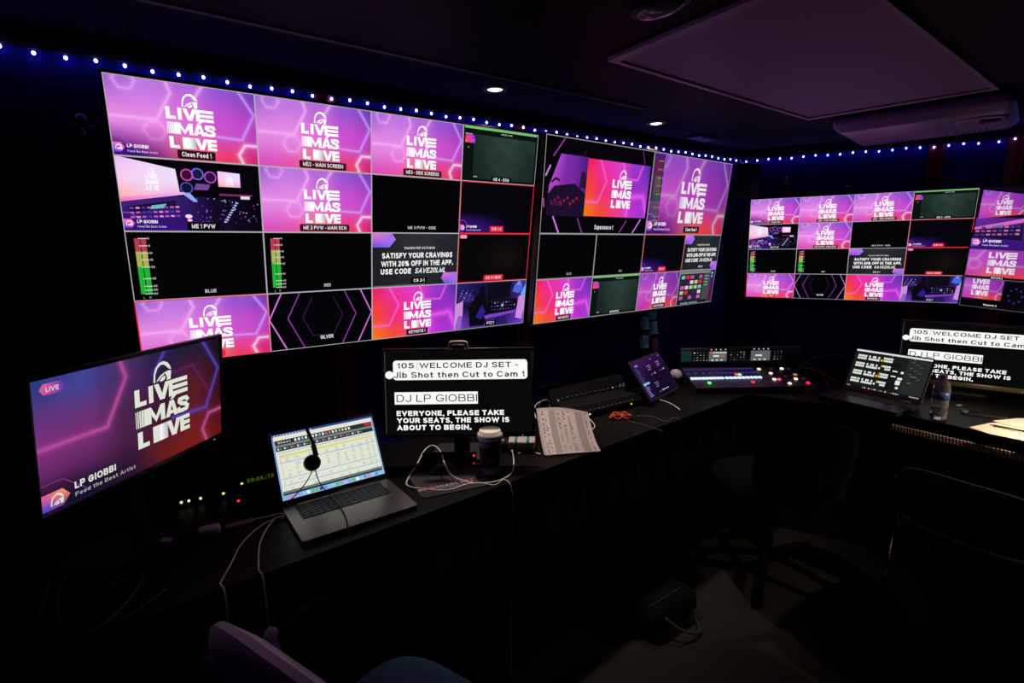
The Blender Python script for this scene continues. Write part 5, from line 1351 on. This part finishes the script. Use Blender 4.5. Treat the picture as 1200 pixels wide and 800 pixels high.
ld = bpy.data.lights.new('desk_lamp_light', 'SPOT'); ld.energy = DESKLAMP_W; ld.color = (1.0, .78, .46); ld.spot_size = radians(155); ld.spot_blend = .5; ld.shadow_soft_size = .015
lo = bpy.data.objects.new('desk_lamp_light', ld); C.objects.link(lo); lo.parent = lm; lo.location = hd + Vector((0, 0, .004))
# ribbed shelf under the right desk edge
d_ = (e3 - e2).normalized(); n_ = Vector((d_.y, -d_.x)); b = MB()
RIB = surf('ribbed_shelf_edge', (.30, .24, .16), .5)
a0 = e2 + d_ * .06
for i in range(60):
    p = a0 + d_ * (i * .012) + n_ * .035
    b.box((p.x, p.y, DESK - .062), (.007, .010, .030), RIB, mat=Matrix.Translation((p.x, p.y, 0)) @ Matrix.Rotation(math.atan2(d_.y, d_.x), 4, 'Z') @ Matrix.Translation((-p.x, -p.y, 0)))
p = a0 + d_ * .36 + n_ * .0; b.box((p.x, p.y, DESK - .074), (.74, .070, .006), RIB, mat=Matrix.Translation((p.x, p.y, 0)) @ Matrix.Rotation(math.atan2(d_.y, d_.x), 4, 'Z') @ Matrix.Translation((-p.x, -p.y, 0)))
o = b.build('keyboard_shelf'); tag(o, 'ribbed shelf edge under the right worktop catching warm light', 'shelf')

# ------------------------------------------------------------------ ceiling things
def downlight(px, py, lab, en):
    p = on(px, py, CEIL); r_ = thing('ceiling_downlight', lab, 'ceiling light', Matrix.Translation(p), 'recessed downlights')
    b = MB(); b.lathe([(.028, -.001), (.030, -.006), (.046, -.004), (.048, .0)], surf('grey_trim_ring', (.10, .09, .10), .4), None, 32, cap=False); b.build('trim_ring', r_)
    b = MB(); b.lathe([(.0285, -.002), (.015, -.006), (.001, -.007)], glow((255, 244, 224), 4.0), None, 24); b.build('lens', r_)
    ld = bpy.data.lights.new('downlight_beam', 'SPOT'); ld.energy = en; ld.color = (1.0, .80, .66); ld.spot_size = radians(68); ld.spot_blend = 1.0; ld.shadow_soft_size = .03
    lo = bpy.data.objects.new('downlight_beam', ld); C.objects.link(lo); lo.parent = r_; lo.location = (0, 0, -.012)
downlight(580, 104, 'lit recessed downlight above the gap between the two big televisions', DOWNLIGHT_W)
downlight(769, 144, 'lit recessed downlight nearer the corner, under the pale ceiling panel', DOWNLIGHT_W)
l0, l1 = on(745, 26, CEIL - .02), on(803, 6, CEIL - .02); p = (l0 + l1) / 2; dm_ = thing('ceiling_lamp', 'unlit oval ceiling lamp at the top of the photo', 'ceiling light', yawmat((p.x, p.y, CEIL), math.degrees(math.atan2(l1.y - l0.y, l1.x - l0.x))))
b = MB(); b.slab((0, 0, -.004), ((l1 - l0).length + .02, .075, .008), MATTE, .036); b.build('base_plate', dm_)
b = MB(); b.ball((0, 0, -.008), ((l1 - l0).length / 2, .030, .020), surf('smoky_diffuser', (.16, .12, .17), .15, coat=.5), None, 24); b.build('diffuser', dm_)
p = on(822, 161, CEIL); vt = thing('ceiling_vent', 'narrow slatted ceiling vent beside the second downlight', 'vent', yawmat((p.x, p.y, CEIL), 38))
b = MB(); b.box((0, 0, -.003), (.20, .09, .006), seam, .002, 1); b.build('vent_frame', vt)
for i in range(5):
    b = MB(); b.box((0, -.03 + i * .015, -.008), (.18, .008, .003), surf('vent_slat', (.16, .10, .15), .35), mat=None); b.build('slat', vt)
# air conditioner shroud
ac = thing('air_conditioner', 'white ceiling air conditioner shroud beyond the pale panel', 'air conditioner', yawmat((1.958, 2.592, CEIL), -45))
ACM = surf('white_shroud', (.27, .19, .38), .4, noise=.05)
b = MB(); b.box((0, 0, -.036), (.64, .56, .070), ACM, .030, 4, warp=lambda v: (v.x * (1 - .10 * (.5 - (v.z / .07 + .5) * 1.0 + .0)) if v.z < 0 else v.x, v.y * (.93 if v.z < -.01 else 1), v.z)); b.build('shroud', ac)
for s_ in (-1, 1):
    for i in range(8):
        b = MB(); b.box((s_ * .14 + (i - 3.5) * .020, .18, -.0705), (.006, .045, .003), RUBBER); b.build('louvre_slot', ac)
b = MB(); b.lathe([(.085, -.064), (.09, -.073), (.07, -.078), (.001, -.074)], ACM, Matrix.Translation((.21, -.10, 0)), 28); o = b.build('control_dial', ac)
b = MB(); b.box((.24, -.10, -.081), (.07, .045, .006), RUBBER, .012, 2); b.build('air_inlet', ac)

# ------------------------------------------------------------------ fairy lights
led_root = thing('led_string', 'string of blue white fairy lights along the top of the walls', 'fairy lights', Matrix.Translation((WL0.x, WL0.y, LEDZ)))
LEDM = bpy.data.materials.new('led_glow'); LEDM.use_nodes = True; nt = LEDM.node_tree; nt.nodes.clear()
e_ = nt.nodes.new('ShaderNodeEmission'); o_ = nt.nodes.new('ShaderNodeOutputMaterial'); e_.inputs[0].default_value = LED_POWER + (1,); e_.inputs[1].default_value = 1.0; nt.links.new(e_.outputs[0], o_.inputs[0])
path = []; inv = led_root.matrix_world.inverted()
LED0 = None; sp_ = .0655
spots = []
s_ = -.33
while s_ < (WC - WL0).length - .03: spots.append((WL0 + dl * s_ + nl * .020, nl)); s_ += sp_
s_ = .04
while s_ < (WB - WC).length - .02: spots.append((WC + dr * s_ + nr * .020, nr)); s_ += sp_ * .98
s_ = .03
while s_ < 1.0: spots.append((WB + de * s_ + ne * .020, ne)); s_ += sp_ * .98
for i, (p, n) in enumerate(spots):
    zz_ = LEDZ + .003 * sin(i * 1.7); q = inv @ Vector((p.x, p.y, zz_)); path.append(q)
    if LED0 is None:
        b = MB(); b.ball((0, 0, 0), (.0046, .0046, .0052), LEDM, None, 8); LED0 = b.build('led_bulb', led_root); o = LED0
    else: o = LED0.copy(); C.objects.link(o)
    o.parent = led_root; o.location = q
b = MB(); b.tube([q + Vector((0, 0, .011)) for q in path], .0018, BKC, 6, 1); b.build('wire', led_root)

# ------------------------------------------------------------------ wall bits
def hook(p, n, lab, s=1.0):
    yaw = math.degrees(math.atan2(n.y, n.x)) + 90
    r_ = thing('wall_hook', lab, 'hook', yawmat(p, yaw))
    HK = surf('dull_steel_hook', (.25, .25, .3), .35, .6)
    b = MB(); b.box((0, -.006, 0), (.05 * s, .008, .012 * s), HK, .002, 1); b.lathe([(.013 * s, 0), (.013 * s, .010), (.001, .012)], HK, Matrix.Translation((0, -.008, .018 * s)) @ Matrix.Rotation(pi / 2, 4, 'X'), 16); b.build('plate', r_)
    b = MB(); b.tube([(0, -.008, -.006), (0, -.03, -.012), (0, -.036, -.026 * s), (0, -.026, -.034 * s), (0, -.012, -.028 * s)], .005 * s, HK, 8, 5); b.build('hook_arm', r_)
hook(onplane(97, 149, WL0 + Vector((0, 0, 1)), nl), nl, 'small steel hook on the wall left of the largest television', 1.1)
hook(onplane(993, 223, WC + Vector((0, 0, 1)), nr), nr, 'small dark hook on the wall above the smaller picture grid', .9)
hook(onplane(922, 212, WC + Vector((0, 0, 1)), nr), nr, 'faint dark hook on the wall near the corner', .9)
# corner loudspeaker between the televisions
cs = Vector((1.452, 3.345, EYE + .385)); sp = thing('corner_loudspeaker', 'dark wedge loudspeaker hung in the wall corner between televisions', 'loudspeaker', yawmat(cs, 8) )
b = MB(); b.prism([(-.075, -.05), (.075, -.05), (.04, .05), (-.04, .05)], -.09, .10, DARKW); b.build('cabinet', sp)
b = MB(); b.box((0, -.054, .005), (.13, .006, .165), surf('blue_black_grille', (.012, .012, .05), .8, noise=.4, scale=400), .002, 1); b.build('grille', sp)
b = MB(); b.tube([(0, .03, .09), (0, .05, .16)], .008, STEEL, 8, 1); b.build('bracket', sp)
cable('speaker_cable', 'thin blue cable dropping below the corner loudspeaker', [onplane(852, 244, (1.45, 3.40, 0), Vector((0, 1, 0))), onplane(862, 252, (1.45, 3.41, 0), Vector((0, 1, 0))), onplane(876, 267, (1.45, 3.43, 0), Vector((0, 1, 0))), onplane(884, 276, (1.45, 3.45, 0), Vector((0, 1, 0)))], .003, surf('bright_blue_cable', (.05, .05, .5), .5), None)

# ------------------------------------------------------------------ chairs
SHELL = surf('white_chair_shell', (.66, .60, .68), .42, noise=.04); BLUE = surf('petrol_blue_cushion', (.05, .14, .22), .9, noise=.2, scale=200, bump=.3)
def shell_chair(origin, yaw):
    r_ = thing('lounge_chair', 'white-backed chair with a blue seat in the bottom foreground', 'chair', yawmat(origin, yaw))
    def pad(sx, sy, sz, p_=5):
        bm_ = bmesh.new(); bmesh.ops.create_cube(bm_, size=1.0); bmesh.ops.subdivide_edges(bm_, edges=list(bm_.edges), cuts=11, use_grid_fill=True)
        for v in bm_.verts:
            x, y, z = v.co * 2; rr = max(abs(x), abs(z)); q = (abs(x) ** p_ + abs(z) ** p_) ** (1 / p_); kx = rr / q if q > 1e-6 else 1
            th_ = sqrt(max(0.0, 1 - rr ** 5)); v.co = Vector((x * kx * sx, y * sy * (.18 + .82 * th_), z * kx * sz))
        return bm_
    bm_ = pad(.250, .042, .245, 3.6)
    for v in bm_.verts: v.co = Vector((v.co.x, v.co.y + .30 * v.co.x ** 2 - .20 * (v.co.z + .23), v.co.z - .35 * v.co.x ** 2))
    b = MB(); b.add(bm_, SHELL, Matrix.Translation((.02, -.185, .690)), True); b.build('backrest', r_)
    bm_ = pad(.232, .012, .222, 3.6)
    for v in bm_.verts: v.co = Vector((v.co.x, v.co.y + .30 * v.co.x ** 2 - .20 * (v.co.z + .23) - .034 + .003 * cos(v.co.x * 260), v.co.z - .35 * v.co.x ** 2))
    b = MB(); b.add(bm_, surf('ribbed_unlit_fabric', (.10, .07, .22), .9), Matrix.Translation((.02, -.185, .672)), True); o = b.build('back_cover', r_); o['label'] = 'ribbed cover on the rear of the backrest, darkened as its unlit side'  # ribs are fabric; shade of the unlit rear is put into the dark violet
    bm_ = pad(.20, .045, .21, 3.5)
    b = MB(); b.add(bm_, BLUE, Matrix.Translation((-.065, .045, .435)) @ Matrix.Rotation(pi / 2, 4, 'X'), True); b.build('seat', r_)
    b = MB(); b.slab((-.02, .05, .380), (.42, .42, .03), SHELL, .10, .006); b.build('seat_shell', r_)
    tip = r_.matrix_world.inverted() @ on(317, 742, .645)
    for s_ in (-1, 1):
        tx, ty = abs(tip.x), tip.y
        b = MB(); b.tube([(s_ * (tx - .04), ty + .02, .40), (s_ * (tx - .01), ty + .01, .52), (s_ * tx, ty, .63)], .015, SHELL, 12, 6, .8); b.ball((s_ * tx, ty, .638), (.015, .018, .022), SHELL, None, 14); b.build('armrest', r_)
        b = MB(); b.tube([(s_ * tx, ty - .005, .628), (s_ * (tx - .005), ty + .06, .655), (s_ * (tx - .01), ty + .14, .655), (s_ * (tx - .02), ty + .19, .64)], .012, RUBBER, 10, 6, .6); b.build('arm_pad', r_)
    for sx in (-1, 1):
        for sy in (-1, 1):
            b = MB(); b.tube([(-.02 + sx * .15, .05 + sy * .15, .37), (-.02 + sx * .21, .05 + sy * .21, .008)], .012, CHROME, 10, 1); b.build('leg', r_)
shell_chair((-.245, .945, 0), math.degrees(math.atan2(.83, .55)) - 90)
DKF = surf('black_chair_fabric', (.0012, .0012, .002), .9, noise=.3, scale=200, bump=.2, spec=.1); NAVF = surf('dark_navy_fabric', (.0035, .0045, .018), .9, noise=.3, scale=200, bump=.2)
def cushion(b, c, size, mt, mat=None, curve=0.0):
    bm_ = bmesh.new(); bmesh.ops.create_cube(bm_, size=1.0); bmesh.ops.subdivide_edges(bm_, edges=list(bm_.edges), cuts=7, use_grid_fill=True)
    for v in bm_.verts:
        x, y, z = v.co * 2; rr = max(abs(x), abs(y)); q = (abs(x) ** 4 + abs(y) ** 4) ** .25; kx = rr / q if q > 1e-6 else 1; th_ = sqrt(max(0, 1 - rr ** 5))
        v.co = Vector((x * kx * size[0] / 2, y * kx * size[1] / 2, z * size[2] / 2 * (.25 + .75 * th_) + curve * (x * kx) ** 2)) + Vector(c)
    b.add(bm_, mt, mat, True)
CHB = surf('chair_base_black', (.0015, .0015, .002), .8, spec=.08)
def task_chair(label, loc, yaw, mt):
    r_ = thing('office_chair', label, 'chair', yawmat(loc, yaw), 'dark chairs at the worktop')
    b = MB(); cushion(b, (0, 0, .47), (.50, .48, .09), mt); b.build('seat', r_)
    b = MB(); cushion(b, (0, 0, 0), (.44, .34, .07), mt, Matrix.Translation((0, -.25, .645)) @ Matrix.Rotation(radians(98), 4, 'X'), -.03); b.build('backrest', r_)
    b = MB(); b.tube([(0, -.06, .42), (0, -.24, .43), (0, -.295, .52), (0, -.29, .62)], .018, CHB, 10, 6); b.build('back_support', r_)
    b = MB(); b.lathe([(.028, .07), (.028, .24), (.018, .24), (.018, .43), (.06, .43)], CHB, None, 18); b.build('gas_column', r_)
    b = MB()
    for i in range(5):
        a = i * 2 * pi / 5 + .3; b.tube([(0, 0, .095), (.16 * cos(a), .16 * sin(a), .085), (.29 * cos(a), .29 * sin(a), .062)], .020, CHB, 8, 3, .7)
    b.build('star_base', r_)
    for i in range(5):
        a = i * 2 * pi / 5 + .3; b = MB(); Mt = Matrix.Translation((.29 * cos(a), .29 * sin(a), .028)) @ Matrix.Rotation(a, 4, 'Z') @ Matrix.Rotation(pi / 2, 4, 'X')
        b.lathe([(.008, -.022), (.026, -.022), (.028, -.016), (.028, .016), (.026, .022), (.008, .022)], CHB, Mt, 16); b.build('caster', r_)
task_chair('black office chair in the dark at the corner desk, left of the black laptop', (1.20, 2.27, 0), 5, DKF)
def stack_chair(label, loc, yaw):
    r_ = thing('side_chair', label, 'chair', yawmat(loc, yaw), 'dark chairs at the worktop')
    b = MB(); cushion(b, (0, 0, .455), (.46, .46, .06), NAVF); b.build('seat', r_)
    b = MB(); cushion(b, (0, 0, 0), (.44, .24, .04), NAVF, Matrix.Translation((0, -.245, .60)) @ Matrix.Rotation(radians(100), 4, 'X'), -.02); b.build('backrest', r_)
    for sx in (-1, 1):
        for sy in (-1, 1):
            b = MB(); b.tube([(sx * .21, sy * .21, .43), (sx * .225, sy * .225, .03)], .0105, CHROME, 12, 1); lg = b.build('leg', r_)
            b = MB(); b.lathe([(.015, 0.002), (.016, .03), (.012, .045)], RUBBER, Matrix.Translation((sx * .226, sy * .226, 0)), 14); b.build('foot_glide', lg)
        b = MB(); b.tube([(sx * .21, -.21, .43), (sx * .215, -.235, .54), (sx * .21, -.258, .66)], .0105, MATTE, 10, 5); b.build('back_post', r_)
stack_chair('dark blue side chair with a shiny leg, in front of the right desk', (1.80, 1.83, 0), -58)
# things on the floor by the drape
p = on(735, 705, 0); bg = thing('backpack', 'black bag lying on the floor against the left drape', 'bag', yawmat((p.x + .12, p.y - .11, 0), 36))
b = MB(); b.box((0, 0, .06), (.32, .16, .12), surf('blue_black_canvas', (.0012, .0012, .005), .9, spec=.1), .05, 4); b.build('bag_body', bg)
b = MB(); b.tube([(-.08, -.075, .09), (-.04, -.13, .05), (.05, -.15, .012), (.09, -.10, .03), (.09, -.075, .07)], .008, RUBBER, 8, 6, .5); b.build('strap', bg)
b = MB(); b.tube([(-.10, -.02, .119), (.10, -.02, .119)], .003, RUBBER, 6, 1); b.build('zip', bg)
pp = [on(800, 700, .004), on(806, 712, .004), on(804, 723, .004), on(795, 718, .004), on(792, 708, .004), on(797, 701, .004)]
cable('floor_cable', 'loop of black cable on the carpet beside the bag', pp, .004, BKC, None)
